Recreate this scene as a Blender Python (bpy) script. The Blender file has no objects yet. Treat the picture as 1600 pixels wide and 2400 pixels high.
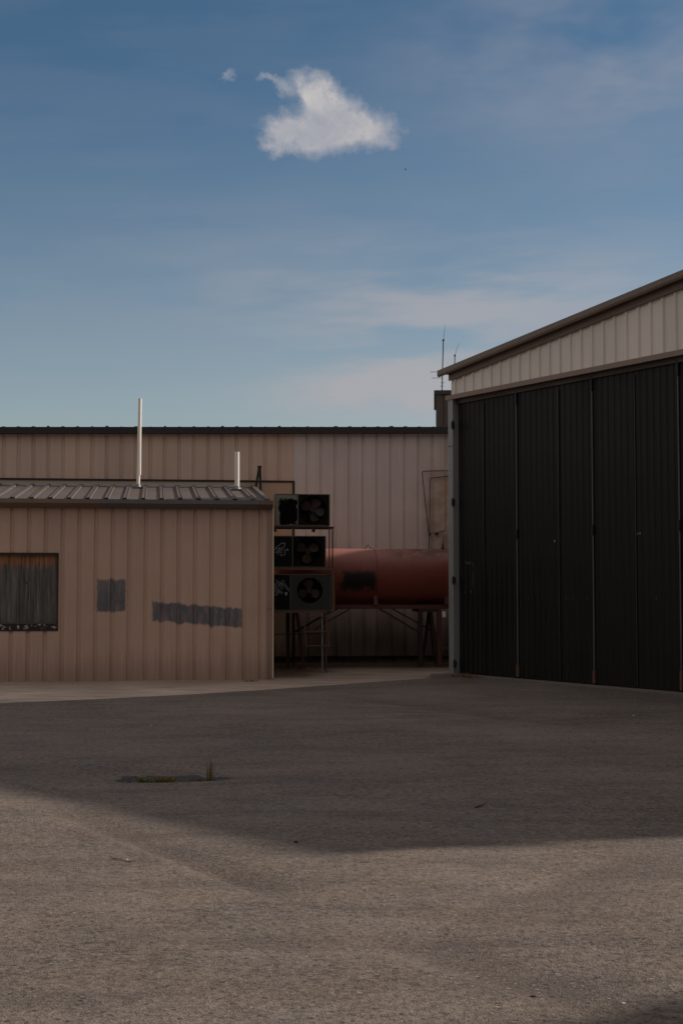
import bpy, bmesh, math, random
from mathutils import Vector, Matrix, noise as mnoise
random.seed(7)
sc = bpy.context.scene
C = sc.collection
R = math.radians

# ------------------------------------------------------------------ camera
F = 3333.3; CH = 1.645                      # focal length in photo pixels, eye height
TH = math.atan(182 / F)
cam = bpy.data.objects.new('camera', bpy.data.cameras.new('camera')); C.objects.link(cam)
cam.location = (0, 0, CH); cam.rotation_euler = (R(90) + TH, 0, 0)
cam.data.sensor_fit = 'HORIZONTAL'; cam.data.sensor_width = 24; cam.data.lens = 50
cam.data.clip_end = 3000; cam.data.clip_start = .05
sc.camera = cam

# ------------------------------------------------------------------ sun, view
SUN_EL, SUN_AZ = 26.1, 76.5                 # azimuth from +Y towards +X
sd = Vector((math.sin(R(SUN_AZ)) * math.cos(R(SUN_EL)), math.cos(R(SUN_AZ)) * math.cos(R(SUN_EL)), math.sin(R(SUN_EL))))
sl = bpy.data.lights.new('sun', 'SUN'); sl.energy = 4.4; sl.angle = R(1.1); sl.color = (1.0, .86, .74)
so = bpy.data.objects.new('sun', sl); C.objects.link(so)
so.rotation_euler = sd.to_track_quat('Z', 'Y').to_euler(); so.location = (30, 10, 30)
sc.view_settings.view_transform = 'Standard'; sc.view_settings.look = 'None'
sc.view_settings.exposure = 0; sc.view_settings.gamma = 1

# ------------------------------------------------------------------ node helper
class NB:
    def __init__(s, nt): s.nt = nt
    def new(s, t, **k):
        n = s.nt.nodes.new(t)
        for a, b in k.items(): setattr(n, a, b)
        return n
    def put(s, v, inp):
        if hasattr(v, 'links') or isinstance(v, bpy.types.NodeSocket): s.nt.links.new(v, inp)
        elif isinstance(v, (tuple, list)) and len(v) == 3 and len(getattr(inp, 'default_value', v)) == 4: inp.default_value = (*v, 1)
        else: inp.default_value = v
    def m(s, op, a, b=0.0, c=None, clamp=False):
        n = s.new('ShaderNodeMath', operation=op); n.use_clamp = clamp
        s.put(a, n.inputs[0]); s.put(b, n.inputs[1])
        if c is not None: s.put(c, n.inputs[2])
        return n.outputs[0]
    def add(s, a, b): return s.m('ADD', a, b)
    def sub(s, a, b): return s.m('SUBTRACT', a, b)
    def mul(s, a, b): return s.m('MULTIPLY', a, b)
    def div(s, a, b): return s.m('DIVIDE', a, b)
    def mn(s, *v):
        r = v[0]
        for q in v[1:]: r = s.m('MINIMUM', r, q)
        return r
    def mx(s, *v):
        r = v[0]
        for q in v[1:]: r = s.m('MAXIMUM', r, q)
        return r
    def mix(s, f, a, b):
        n = s.new('ShaderNodeMix', data_type='RGBA')
        s.put(f, n.inputs[0]); s.put(a, n.inputs[6]); s.put(b, n.inputs[7]); return n.outputs[2]
    def scale(s, col, f):
        n = s.new('ShaderNodeVectorMath', operation='SCALE'); s.put(col, n.inputs[0]); s.put(f, n.inputs[3]); return n.outputs[0]
    def vmul(s, a, b):
        n = s.new('ShaderNodeVectorMath', operation='MULTIPLY'); s.put(a, n.inputs[0]); s.put(b, n.inputs[1]); return n.outputs[0]
    def rng(s, v, a, b, c=0.0, d=1.0, smooth=False):
        n = s.new('ShaderNodeMapRange'); n.interpolation_type = 'SMOOTHSTEP' if smooth else 'LINEAR'
        for i, q in enumerate((v, a, b, c, d)): s.put(q, n.inputs[i])
        return n.outputs[0]
    def co(s, kind='Object'): return s.new('ShaderNodeTexCoord').outputs[kind]
    def sep(s, v):
        n = s.new('ShaderNodeSeparateXYZ'); s.put(v, n.inputs[0]); return n.outputs
    def comb(s, x, y, z):
        n = s.new('ShaderNodeCombineXYZ'); s.put(x, n.inputs[0]); s.put(y, n.inputs[1]); s.put(z, n.inputs[2]); return n.outputs[0]
    def vs(s, v, sx, sy, sz):
        n = s.new('ShaderNodeMapping'); s.put(v, n.inputs[0]); n.inputs[3].default_value = (sx, sy, sz); return n.outputs[0]
    def noise(s, v, scale, detail=3, rough=.5, w=0):
        n = s.new('ShaderNodeTexNoise'); s.put(v, n.inputs['Vector']); n.inputs['Scale'].default_value = scale
        n.inputs['Detail'].default_value = detail; n.inputs['Roughness'].default_value = rough
        return n.outputs[0]
    def vor(s, v, scale, feature='F1'):
        n = s.new('ShaderNodeTexVoronoi'); s.put(v, n.inputs['Vector']); n.inputs['Scale'].default_value = scale; n.feature = feature
        return n.outputs
    def bump(s, h, strength, dist):
        n = s.new('ShaderNodeBump'); n.inputs['Strength'].default_value = strength; n.inputs['Distance'].default_value = dist
        s.put(h, n.inputs['Height']); return n.outputs[0]

def material(name, rough=.6, metal=0.0, spec=.5):
    m = bpy.data.materials.new(name); m.use_nodes = True
    b = m.node_tree.nodes['Principled BSDF']
    b.inputs['Roughness'].default_value = rough; b.inputs['Metallic'].default_value = metal
    b.inputs['Specular IOR Level'].default_value = spec
    return m, NB(m.node_tree), b.inputs

def paint(name, col, var=.18, streak=.16, rough=.55, metal=0.0, rust=0.0, rustcol=(.12, .045, .02), dirt=0.0, dent=.0, spec=.5, extra=None):
    """weathered painted metal: broad fading, vertical streaks, optional rust blotches and dirt near its foot"""
    m, n, i = material(name, rough, metal, spec)
    v = n.co(); x, y, z = n.sep(v)[0:3]
    big = n.noise(v, 1.1, 4, .6)
    st = n.noise(n.vs(v, 14, 14, .5), 1.0, 4, .65)
    fine = n.noise(v, 45, 3, .6)
    f = n.add(n.add(n.mul(n.sub(big, .5), var * 2), n.mul(n.sub(st, .5), streak * 2)), n.mul(n.sub(fine, .5), .12))
    if 'siding' in name:
        cell = n.m('FLOOR', n.div(n.add(x, 40.213), .9015)); wn = n.new('ShaderNodeTexWhiteNoise'); wn.noise_dimensions = '1D'; n.put(cell, wn.inputs['W'])
        f = n.add(f, n.mul(n.sub(wn.outputs[0], .5), .13))
        rowz = n.m('ABSOLUTE', n.sub(n.m('FRACT', n.div(z, 1.15)), .5)); colx = n.m('ABSOLUTE', n.sub(n.m('FRACT', n.div(n.add(x, 40.0), .15)), .5))
        screw = n.mul(n.m('LESS_THAN', rowz, .011), n.m('LESS_THAN', colx, .075)); f = n.sub(f, n.mul(screw, .13))
    c = n.scale(col, n.add(f, 1.0))
    if dirt:
        dm = n.mul(n.rng(n.add(z, n.mul(n.sub(st, .5), .9)), .65, 0.0, 0, 1, True), dirt)
        c = n.mix(dm, c, (.075, .062, .045))
    if rust:
        rm = n.rng(n.add(n.noise(v, 3.2, 6, .7), n.mul(n.sub(n.noise(v, 22, 4, .7), .5), .35)), 1 - rust * .62, 1 - rust * .62 + .1)
        c = n.mix(rm, c, n.mix(n.noise(v, 30, 2), rustcol, tuple(q * .4 for q in rustcol)))
    if extra: c = extra(n, c, v, x, y, z)
    n.put(c, i['Base Color'])
    n.put(n.rng(big, .2, .8, max(rough - .12, .05), min(rough + .15, 1)), i['Roughness'])
    h = n.add(n.mul(n.noise(v, 1.7, 2), 1.0), n.mul(fine, .02))
    n.put(n.bump(h, .35 + dent, .02 + dent * .04), i['Normal'])
    return m

# ------------------------------------------------------------------ world: sky and clouds
w = bpy.data.worlds.new('World'); sc.world = w; w.use_nodes = True
n = NB(w.node_tree); bg = w.node_tree.nodes['Background']; bg.inputs[1].default_value = .1
sky = n.new('ShaderNodeTexSky', sky_type='NISHITA'); sky.sun_disc = False
sky.sun_elevation = R(SUN_EL); sky.sun_rotation = R(SUN_AZ); sky.air_density = 1.0; sky.dust_density = .6; sky.ozone_density = 2.0; sky.altitude = 200
FILL_CLOUD = (5.1, 4.5, 4.1)
d = n.co('Generated'); dx, dy, dz = n.sep(d)[0:3]
el = n.m('ARCTANGENT', n.div(dz, n.m('SQRT', n.add(n.mul(dx, dx), n.mul(dy, dy)))))     # elevation in radians
az = n.m('ARCTAN2', dx, dy)
base = n.vmul(sky.outputs[0], n.mix(n.rng(el, .143, .365), (.98, .88, .79), (.50, .65, .70)))
def pe(px, py):
    r = Vector((px - 800, F * math.cos(TH) - (1200 - py) * math.sin(TH), F * math.sin(TH) + (1200 - py) * math.cos(TH)))
    return math.atan2(r.x, r.y), math.atan2(r.z, math.hypot(r.x, r.y))
flat = n.comb(az, el, 0.0)
wob = n.new('ShaderNodeTexNoise'); n.put(flat, wob.inputs['Vector']); wob.inputs['Scale'].default_value = 55; wob.inputs['Detail'].default_value = 6; wob.inputs['Roughness'].default_value = .62
wx, wy, wz = n.sep(wob.outputs['Color'])[0:3]
wob2 = n.new('ShaderNodeTexNoise'); n.put(flat, wob2.inputs['Vector']); wob2.inputs['Scale'].default_value = 19; wob2.inputs['Detail'].default_value = 2
w2x, w2y, w2z = n.sep(wob2.outputs['Color'])[0:3]
ca = n.add(n.add(az, n.mul(n.sub(wx, .5), .034)), n.mul(n.sub(w2x, .5), .016)); ce = n.add(n.add(el, n.mul(n.sub(wy, .5), .026)), n.mul(n.sub(w2y, .5), .012))
lobes = [(742, 225, 75, 75, 1), (800, 310, 115, 95, 1), (915, 380, 120, 85, 1), (1040, 445, 125, 75, .95), (880, 490, 200, 85, .95), (700, 460, 150, 80, .95),
         (585, 450, 95, 75, .85), (595, 235, 60, 50, .62), (500, 195, 60, 26, .5), (312, 188, 32, 34, .42), (540, 520, 70, 50, .5), (1150, 500, 75, 40, .5),
         (200, 215, 60, 40, .12)]
dens = None
for zx, zy, rx, ry, wgt in lobes:
    a0, e0 = pe(400 + .4464 * zx, 100 + .4464 * zy)
    u = n.div(n.sub(ca, a0), rx * .4464 / F * 1.0); vv = n.div(n.sub(ce, e0), ry * .4464 / F * 1.0)
    q = n.mul(n.m('EXPONENT', n.mul(n.add(n.mul(u, u), n.mul(vv, vv)), -1.0)), wgt)
    dens = q if dens is None else n.add(dens, q)
n1 = n.noise(flat, 60, 9, .68); n3 = n.noise(n.comb(n.mul(az, 1.0), n.mul(el, 1.6), 2.0), 26, 5, .6)
fld = n.m('MINIMUM', dens, 1.3)
dens = n.add(fld, n.mul(n.sub(n1, .5), n.rng(fld, .0, 1.3, .9, 1.0)))
cm = n.mul(n.mul(n.rng(dens, .12, 1.35, 0, 1, False), n.rng(fld, .04, .30, 0, 1, True)), n.rng(n3, .30, .62, .74, .98))
# thin high streaks, denser low in the east
sv = n.comb(n.mul(az, 8.0), n.mul(n.add(el, n.mul(az, -.04)), 46.0), 1.3)
stk = n.noise(sv, 1.0, 4, .5)
soft = n.noise(n.comb(n.mul(az, 4.0), n.mul(el, 9.0), 4.0), 1.6, 4, .55)
a1, e1 = pe(1000, 880); a2, e2 = pe(1500, 100)
def hump(a0, e0, ra, re):
    u = n.div(n.sub(az, a0), ra); v2 = n.div(n.sub(el, e0), re)
    return n.m('EXPONENT', n.mul(n.add(n.mul(u, u), n.mul(v2, v2)), -1.0))
a3, e3 = pe(1120, 690)
s1 = n.mul(n.rng(stk, .36, .62, 0, 1, True), n.add(n.add(n.mul(hump(a1, e1, .085, .036), .78), n.mul(hump(a3, e3, .14, .030), .50)), .04))
s3 = n.mul(hump(*pe(950, 930), .085, .022), n.rng(stk, .2, .55, .30, .62, True))
s2 = n.mul(n.rng(soft, .30, .72, 0, 1, True), n.add(n.mul(hump(a2, e2, .14, .055), .60), n.mul(hump(pe(800, 650)[0], pe(800, 650)[1], .4, .05), .16)))
hz = n.mix(n.m('MINIMUM', n.add(n.add(s1, s3), s2), .8), base, (4.1, 3.95, 4.15))
shade = n.rng(n.add(el, n.mul(n.sub(n.noise(flat, 45, 6, .65), .5), .09)), pe(800, 350)[1], pe(800, 200)[1], .0, 1)
ccol = n.mix(shade, (4.2, 4.15, 4.5), (5.7, 5.4, 5.3))
vis = n.mix(cm, hz, ccol)
# unseen broken cloud added overhead, behind and to both sides, brightening the ambient light
aaz = n.m('ABSOLUTE', az)
far = n.mx(n.rng(el, .43, .75, 0, 1, True), n.rng(aaz, .5, 1.1, 0, 1, True))
fill_tex = n.noise(n.vs(d, 2.2, 2.2, 5.0), 1.3, 6, .6)
fill_mask = n.mul(far, n.rng(fill_tex, .30, .62, .35, .97, True))
n.put(n.mix(fill_mask, vis, FILL_CLOUD), bg.inputs[0])

# ------------------------------------------------------------------ frames of reference
def ray(x, y):
    v = 1200 - y
    return (x - 800, F * math.cos(TH) - v * math.sin(TH), F * math.sin(TH) + v * math.cos(TH))
def ground(x, y, z=0):
    r = ray(x, y); t = (z - CH) / r[2]; return Vector((r[0] * t, r[1] * t, z))
class Frame:
    def __init__(s, o, u, nn):
        s.o, s.u, s.n = Vector((*o[:2], 0)), Vector((*u, 0)), Vector((*nn, 0))
        s.M = Matrix(((u[0], nn[0], 0, o[0]), (u[1], nn[1], 0, o[1]), (0, 0, 1, 0), (0, 0, 0, 1)))
    def at(s, px, py, b=0):                    # photo point on the vertical plane b metres behind the front
        r = Vector(ray(px, py)); h = Vector((r.x, r.y, 0)); t = (b + s.o.dot(s.n)) / h.dot(s.n)
        return ((h * t - s.o).dot(s.u), CH + r.z * t)
AL = R(7.5)
S = Frame(ground(636, 1591), (math.cos(AL), math.sin(AL)), (-math.sin(AL), math.cos(AL)))       # shed frame
k_ = math.hypot(2040, F)
Hf = Frame(ground(1060, 1583), (2040 / k_, -F / k_), (F / k_, 2040 / k_))                        # hangar frame
G = Frame((0, 0, 0), (1, 0), (0, 1))

MATS = {}
ROOTS = {}
def tag(o, label=None, cat=None, group=None, kind=None):
    for k, v in (('label', label), ('category', cat), ('group', group), ('kind', kind)):
        if v: o[k] = v
    return o
def thing(name, label, cat, frame=G, loc=(0, 0, 0), group=None):
    o = bpy.data.objects.new(name, None); C.objects.link(o); o.empty_display_size = .2
    M = frame.M @ Matrix.Translation(loc); o.matrix_world = M; ROOTS[o.name] = M
    return tag(o, label, cat, group)
def part(name, bm, mat, root=None, frame=G, parent=None, label=None, smooth=False, origin=(0, 0, 0)):
    """vertices are given in frame coordinates; the object sits at its thing's base"""
    me = bpy.data.meshes.new(name)
    if root is not None: M = ROOTS[root.name]
    else: M = frame.M @ Matrix.Translation(origin)
    bmesh.ops.transform(bm, matrix=M.inverted() @ frame.M, verts=bm.verts)
    bmesh.ops.recalc_face_normals(bm, faces=bm.faces)
    bm.to_mesh(me); bm.free()
    if smooth:
        for p in me.polygons: p.use_smooth = True
        try: me.set_sharp_from_angle(angle=R(40))
        except Exception: pass
    me.materials.append(mat)
    o = bpy.data.objects.new(name, me); C.objects.link(o)
    if root is not None: o.parent = parent or root
    else: o.matrix_world = M
    if label: o['label'] = label
    return o

def B(): return bmesh.new()
def box(bm, x0, x1, y0, y1, z0, z1, zt=None, bev=0):
    """box; zt=(za,zb): top heights at x0 and x1"""
    za, zb = zt if zt else (z1, z1)
    v = [bm.verts.new(p) for p in ((x0, y0, z0), (x1, y0, z0), (x1, y1, z0), (x0, y1, z0), (x0, y0, za), (x1, y0, zb), (x1, y1, zb), (x0, y1, za))]
    fs = [bm.faces.new([v[i] for i in f]) for f in ((0, 3, 2, 1), (4, 5, 6, 7), (0, 1, 5, 4), (1, 2, 6, 5), (2, 3, 7, 6), (3, 0, 4, 7))]
    if bev:
        es = list({e for f in fs for e in f.edges}); bmesh.ops.bevel(bm, geom=es, offset=bev, segments=2, affect='EDGES')
    return bm
def tube(bm, pts, r, seg=8, r2=None, cap=True):
    pts = [Vector(p) for p in pts]; rings = []
    for i, p in enumerate(pts):
        t = (pts[min(i + 1, len(pts) - 1)] - pts[max(i - 1, 0)]).normalized()
        a = t.orthogonal().normalized(); b = t.cross(a)
        if rings:
            a = (pa - t * pa.dot(t)).normalized(); b = t.cross(a)
        pa = a
        rr = r if r2 is None else r + (r2 - r) * i / (len(pts) - 1)
        rings.append([bm.verts.new(p + (a * math.cos(2 * math.pi * j / seg) + b * math.sin(2 * math.pi * j / seg)) * rr) for j in range(seg)])
    for q, s_ in zip(rings, rings[1:]):
        for j in range(seg): bm.faces.new((q[j], q[(j + 1) % seg], s_[(j + 1) % seg], s_[j]))
    if cap: bm.faces.new(rings[0][::-1]); bm.faces.new(rings[-1])
    return bm
def bar(bm, p, q, wd, th, side=(0, 1, 0)):
    """rectangular bar from p to q"""
    p, q = Vector(p), Vector(q); t = (q - p).normalized(); s_ = (Vector(side) - t * t.dot(Vector(side))).normalized(); u = t.cross(s_)
    v = [bm.verts.new(o + u * a * wd / 2 + s_ * b * th / 2) for o in (p, q) for a, b in ((-1, -1), (1, -1), (1, 1), (-1, 1))]
    for f in ((3, 2, 1, 0), (4, 5, 6, 7), (0, 1, 5, 4), (1, 2, 6, 5), (2, 3, 7, 6), (3, 0, 4, 7)): bm.faces.new([v[i] for i in f])
    return bm
def loft(bm, prof, fa, fb):
    """profile list; fa, fb map a profile point to its two ends"""
    A = [bm.verts.new(fa(p)) for p in prof]; Bq = [bm.verts.new(fb(p)) for p in prof]
    for i in range(len(prof) - 1): bm.faces.new((A[i], A[i + 1], Bq[i + 1], Bq[i]))
    return bm
def ribs(a0, a1, centres, depth, half=.036, flat=.018, b=0.0, minor=None):
    """profile of ribbed sheet; depth>0 sinks the rib away from the viewer"""
    pts = [(a0, b)]
    for c in sorted(centres):
        if c - half <= pts[-1][0] + 1e-4 or c + half >= a1: continue
        pts += [(c - half, b), (c - flat, b + depth), (c + flat, b + depth), (c + half, b)]
    pts.append((a1, b)); return pts
def sheet(bm, prof, z0, z1):
    f0 = z0 if callable(z0) else (lambda a: z0); f1 = z1 if callable(z1) else (lambda a: z1)
    return loft(bm, prof, lambda p: (p[0], p[1], f0(p[0])), lambda p: (p[0], p[1], f1(p[0])))

# ------------------------------------------------------------------ materials
dark_bronze = paint('dark_bronze_trim', (.165, .118, .090), rough=.5)
grey_gutter = paint('grey_gutter_paint', (.115, .112, .11), rough=.45)
black_gutter = paint('black_gutter_paint', (.016, .016, .016), rough=.5)
white_pvc = paint('white_pipe', (.78, .75, .70), var=.05, streak=.08, rough=.3)
black_iron = paint('black_iron', (.012, .012, .012), rough=.6)
rusty = paint('rusty_steel', (.15, .075, .048), rough=.75, rust=.7, rustcol=(.16, .06, .025))
dark_rust = paint('dark_rusty_steel', (.035, .022, .018), rough=.8, rust=.5, rustcol=(.09, .035, .018))
galv = paint('galvanised_steel', (.20, .205, .21), rough=.45, metal=.3)
concrete_m = paint('pale_concrete', (.17, .15, .125), rough=.9, var=.3)

def shed_extra(n, c, v, x, y, z):
    rag = n.add(n.mul(n.noise(n.vs(v, 22, 22, 2.5), 1.0, 5, .75), .5), n.mul(n.noise(n.vs(v, 5, 5, 2), 1.0, 3, .6), .5))           # bristle marks of the roller
    rag2 = n.noise(v, 9, 3, .6)
    def patch(x0, x1, z0, z1, slope, amp):
        zz = n.add(z, n.mul(n.sub(x, x0), slope)); nz = n.mul(n.sub(rag, .5), amp); nx = n.mul(n.sub(rag2, .5), .07)
        dd = n.mn(n.add(n.sub(x, x0), nx), n.add(n.sub(x1, x), nx), n.add(n.sub(zz, z0), nz), n.add(n.sub(z1, zz), nz))
        return n.rng(dd, -.016, .026, 0, 1, True)
    (xa, za), (xb, zb) = S.at(227, 1357), S.at(294, 1434)
    (xc, zc), (xd, zd) = S.at(356, 1410), S.at(567, 1455)
    p1 = patch(xa, xb, zb, za, 0.0, .24)
    p2 = patch(xc, xd, zd, zc, .085, .34)
    thin = n.rng(n.noise(n.vs(v, 13, 13, 2.5), 1.0, 4, .7), .32, .56, .68, 1.0)
    pm = n.mul(n.mx(p1, p2), thin)
    c = n.mix(n.mul(pm, .95), c, n.mix(rag2, (.085, .100, .128), (.115, .128, .148)))
    return c
SHED_TAN = (.57, .395, .305)
shed_wall = paint('faded_tan_siding', SHED_TAN, var=.14, streak=.10, rough=.5, dirt=.35, dent=.25, extra=shed_extra)
tan_plain = paint('tan_trim_siding', (.35, .245, .185), var=.14, rough=.5, dirt=.3)
ware_brown = paint('weathered_brown_siding', (.59, .435, .345), var=.16, streak=.14, rough=.5, dirt=.0)
def stain_extra(n, c, v, x, y, z):                              # yellow rust bloom near the conduit, algae low down
    xa, za = S.at(1040, 1200, 4)
    u = n.div(n.sub(x, xa + 9.0), .55); q = n.div(n.sub(z, za), 1.3)
    g = n.m('EXPONENT', n.mul(n.add(n.mul(u, u), n.mul(q, q)), -1.0))
    g = n.mul(g, n.rng(n.noise(v, 2.5, 4, .6), .3, .6))
    c = n.mix(n.mul(g, .75), c, (.36, .20, .09))
    tank_shade = n.mul(n.rng(n.add(z, n.mul(n.sub(n.noise(n.vs(v, 5, 5, .6), 1, 4, .6), .5), 1.2)), 1.7, .4, 0, 1, True), .85)  # wall darkened towards its foot, imitating the shade under the tank
    c = n.mix(tank_shade, c, (.085, .058, .042))
    low = n.mul(n.rng(z, .95, .2, 0, 1, True), n.rng(n.noise(n.vs(v, 2.2, 2.2, .8), 1, 4, .6), .42, .66))
    return n.mix(n.mul(low, .8), c, (.085, .070, .022))
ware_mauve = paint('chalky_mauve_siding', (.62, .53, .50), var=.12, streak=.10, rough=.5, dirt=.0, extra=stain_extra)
patch_tan = paint('plain_tan_flashing', (.44, .32, .22), var=.2, streak=.14, rough=.55, dirt=.8)
tower_m = paint('dark_brown_siding', (.065, .050, .043), rough=.6)
cream = paint('cream_gable_siding', (.75, .69, .62), var=.10, streak=.08, rough=.5)
trim_sunlit = paint('painted_sunlit_trim', (.72, .56, .42), var=.12, rough=.45, rust=.25, rustcol=(.35, .2, .1))  # sunlight on the corner edge is put into this pale warm colour
door_black = paint('black_door_sheeting', (.0112, .0112, .0108), var=.5, streak=.6, rough=.5, spec=.2)
door_seam = paint('worn_door_seam', (.10, .105, .105), var=.4, streak=.3, rough=.5, rust=.25)
door_seam_dim = paint('dim_door_seam', (.020, .020, .019), var=.4, streak=.3, rough=.5)
jamb_m = paint('grey_steel_jamb', (.26, .278, .28), var=.15, streak=.2, rough=.5, rust=.18)
scuff = paint('pale_scuff', (.26, .25, .23), var=.3, rough=.7)
def roof_extra(n, c, v, x, y, z):
    return n.mix(n.mul(n.rng(n.noise(n.vs(v, 25, 3, 3), 1, 3, .7), .4, .7), .5), c, (.13, .10, .085))
roof_m = paint('ribbed_roof_sheet', (.105, .088, .086), var=.25, streak=.3, rough=.75, spec=.25, extra=roof_extra)
roof_dark = paint('dark_roof_seam', (.06, .06, .06), var=.15, rough=.7)
flash_m = paint('pale_flashing', (.42, .44, .46), var=.1, rough=.35, metal=.2)

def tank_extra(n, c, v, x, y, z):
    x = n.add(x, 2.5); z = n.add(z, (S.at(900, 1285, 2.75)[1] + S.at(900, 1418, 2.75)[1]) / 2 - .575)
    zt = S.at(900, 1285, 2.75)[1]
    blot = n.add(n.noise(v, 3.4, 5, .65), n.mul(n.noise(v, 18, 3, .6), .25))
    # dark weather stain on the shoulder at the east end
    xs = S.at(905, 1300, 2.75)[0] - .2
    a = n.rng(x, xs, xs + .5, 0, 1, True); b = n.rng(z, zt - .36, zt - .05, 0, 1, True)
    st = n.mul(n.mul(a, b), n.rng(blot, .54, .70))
    top_light = n.mul(n.rng(n.add(z, n.mul(n.sub(blot, .62), .25)), zt - .50, zt - .06, 0, 1, True), .6)  # paler upper shell: light from above painted into the colour
    c = n.mix(top_light, c, (.40, .20, .175))
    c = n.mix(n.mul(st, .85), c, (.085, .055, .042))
    # ragged black paint-over
    (xa, za), (xb, zb) = S.at(800, 1337, 2.2), S.at(882, 1386, 2.2)
    e = n.mul(n.sub(n.noise(v, 5, 6, .75), .5), .42)
    dd = n.mn(n.add(n.sub(x, xa - .02), e), n.add(n.sub(xb, x), e), n.add(n.sub(z, zb), e), n.add(n.sub(za, z), n.mul(e, .4)))
    return n.mix(n.mul(n.rng(dd, -.04, .09, 0, 1, True), .97), c, (.005, .006, .005))
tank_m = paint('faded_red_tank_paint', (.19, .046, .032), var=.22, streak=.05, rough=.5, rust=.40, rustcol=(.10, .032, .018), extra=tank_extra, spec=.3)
red_steel = paint('dull_red_steel', (.095, .030, .023), var=.25, rough=.7, rust=.35)
green_cab = paint('dull_green_cabinet', (.095, .092, .070), var=.3, streak=.3, rough=.7, rust=.62, rustcol=(.17, .075, .035))
def grey_cab(name, blob):
    def ex(n, c, v, x, y, z):
        if not blob: return c
        x0, x1, z0, z1 = blob
        e = n.mul(n.sub(n.noise(v, 7, 6, .75), .5), .30)
        dd = n.mn(n.add(n.sub(x, x0), e), n.add(n.sub(x1, x), e), n.add(n.sub(z, z0), e), n.add(n.sub(z1, z), e))
        return n.mix(n.rng(dd, 0, .02), c, (.002, .002, .0025))
    return paint(name, (.20, .205, .17), var=.3, streak=.3, rough=.8, spec=.08, rust=.3, rustcol=(.12, .08, .05), extra=ex)
black_panel = paint('black_sprayed_panel', (.004, .004, .0045), var=.5, rough=.7, spec=.2)
fan_dark = paint('fan_interior', (.007, .005, .004), var=.4, rough=.85, spec=.2)
blade_m = paint('dusty_fan_blade', (.05, .037, .030), var=.35, rough=.7)
tagpaint = paint('white_marker', (.42, .42, .44), var=.35, rough=.7)
tagdim = paint('faint_white_marker', (.17, .18, .19), var=.35, rough=.7)

def board_mat():
    m, n, i = material('weathered_plywood', .85)
    v = n.co(); x, y, z = n.sep(v)[0:3]
    g = n.noise(n.vs(v, 30, 30, 1.4), 1.0, 6, .72); g2 = n.noise(n.vs(v, 5, 5, .7), 1, 4, .6)
    c = n.mix(n.rng(g, .34, .66), (.040, .038, .036), (.21, .20, .19))
    c = n.mix(n.mul(n.rng(g2, .35, .65), .4), c, (.03, .028, .026))
    zt = S.at(60, 1303)[1]
    top = n.rng(n.add(z, n.mul(n.sub(g, .5), .5)), zt - .26, zt - .08, 0, 1, True)
    c = n.mix(n.mul(top, .85), c, n.mix(n.rng(g, .35, .65), (.10, .045, .02), (.48, .21, .09)))
    kn = n.vor(n.vs(v, 3.2, 3.2, 2.2), 1.0)[0]
    c = n.mix(n.rng(kn, .07, .045), c, (.012, .01, .009))
    n.put(c, i['Base Color']); n.put(n.bump(g, .6, .008), i['Normal']); return m
board_m = board_mat()
def sill_mat():
    m, n, i = material('peeling_black_sill', .6)
    v = n.co(); q = n.noise(v, 9, 4, .7)
    n.put(n.mix(n.rng(q, .56, .60), (.016, .015, .014), (.5, .44, .40)), i['Base Color']); return m
sill_m = sill_mat()

# ------------------------------------------------------------------ ground
EDGE = [(ground(p, q).x, ground(p, q).y) for p, q in ((0, 1650), (200, 1642), (400, 1632), (600, 1620), (800, 1606), (1005, 1591))]
def edge_y(x):
    x0, y0 = EDGE[0]; x1, y1 = EDGE[1]
    if x < x0: return y0 + (x - x0) * .55
    for (xa, ya), (xb, yb) in zip(EDGE, EDGE[1:]):
        if x <= xb: return ya + (yb - ya) * (x - xa) / (xb - xa) + .05 * mnoise.noise((x * 1.3, 0, 0)) + .02 * mnoise.noise((x * 6, 3, 0))
    t = min((x - EDGE[-1][0]) / .1, 1)
    return EDGE[-1][1] + (27.7 - EDGE[-1][1]) * t
def sstep(a, b, x):
    t = max(0, min(1, (x - a) / (b - a))); return t * t * (3 - 2 * t)
def groove(p, a, b, depth, wd, skew=1.6):
    """shallow trough along a-b, steeper on its right side"""
    ab = b - a; L = ab.length; t = ab / L; nn = Vector((t.y, -t.x))
    s_ = (p - a).dot(t); q = (p - a).dot(nn)
    if s_ < -1 or s_ > L + 1: return 0
    ends = sstep(-.9, .3, s_) * (1 - sstep(L - .3, L + .9, s_))
    w_ = wd * .5 if q > 0 else wd * 1.7
    return -depth * ends * math.exp(-(q / w_) ** 2)
def g2(x, y): v = ground(x, y); return Vector((v.x, v.y))
GR = [(g2(190, 1930), g2(500, 2050), .020, .13), (g2(500, 2050), g2(590, 2085), .018, .12), (g2(960, 2235), g2(1260, 2335), .018, .20),
      (g2(1500, 2010), g2(1180, 2120), .010, .25), (g2(780, 1632), g2(1330, 1702), .03, .35), (g2(1150, 1760), g2(1500, 1765), .02, .4)]
hole = g2(400, 1822)
def asphalt_h(x, y):
    p = Vector((x, y))
    z = .012 * mnoise.noise((x * .45, y * .45, 0)) + .007 * mnoise.noise((x * 1.3, y * 1.0, 5))
    for a, b, dp, wd in GR: z += groove(p, a, b, dp, wd)
    # the sunken spot where weeds grow, with a raised rim line
    u = (x - hole.x) / .46; v = (y - hole.y) / .34; r = math.hypot(u, v)
    z -= .045 * math.exp(-r ** 2 * 1.1) * (1 if r < 3 else 0)
    z -= .02 * math.exp(-((x - hole.x) / 1.3) ** 2 - ((y - hole.y - .1) / .5) ** 2)
    yr = hole.y - .05 + .10 * math.sin(x * 1.2 + 1)
    z += .012 * math.exp(-((y - yr + .32) / .16) ** 2) * (1 - sstep(1.2, 3, x))
    return z
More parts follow.
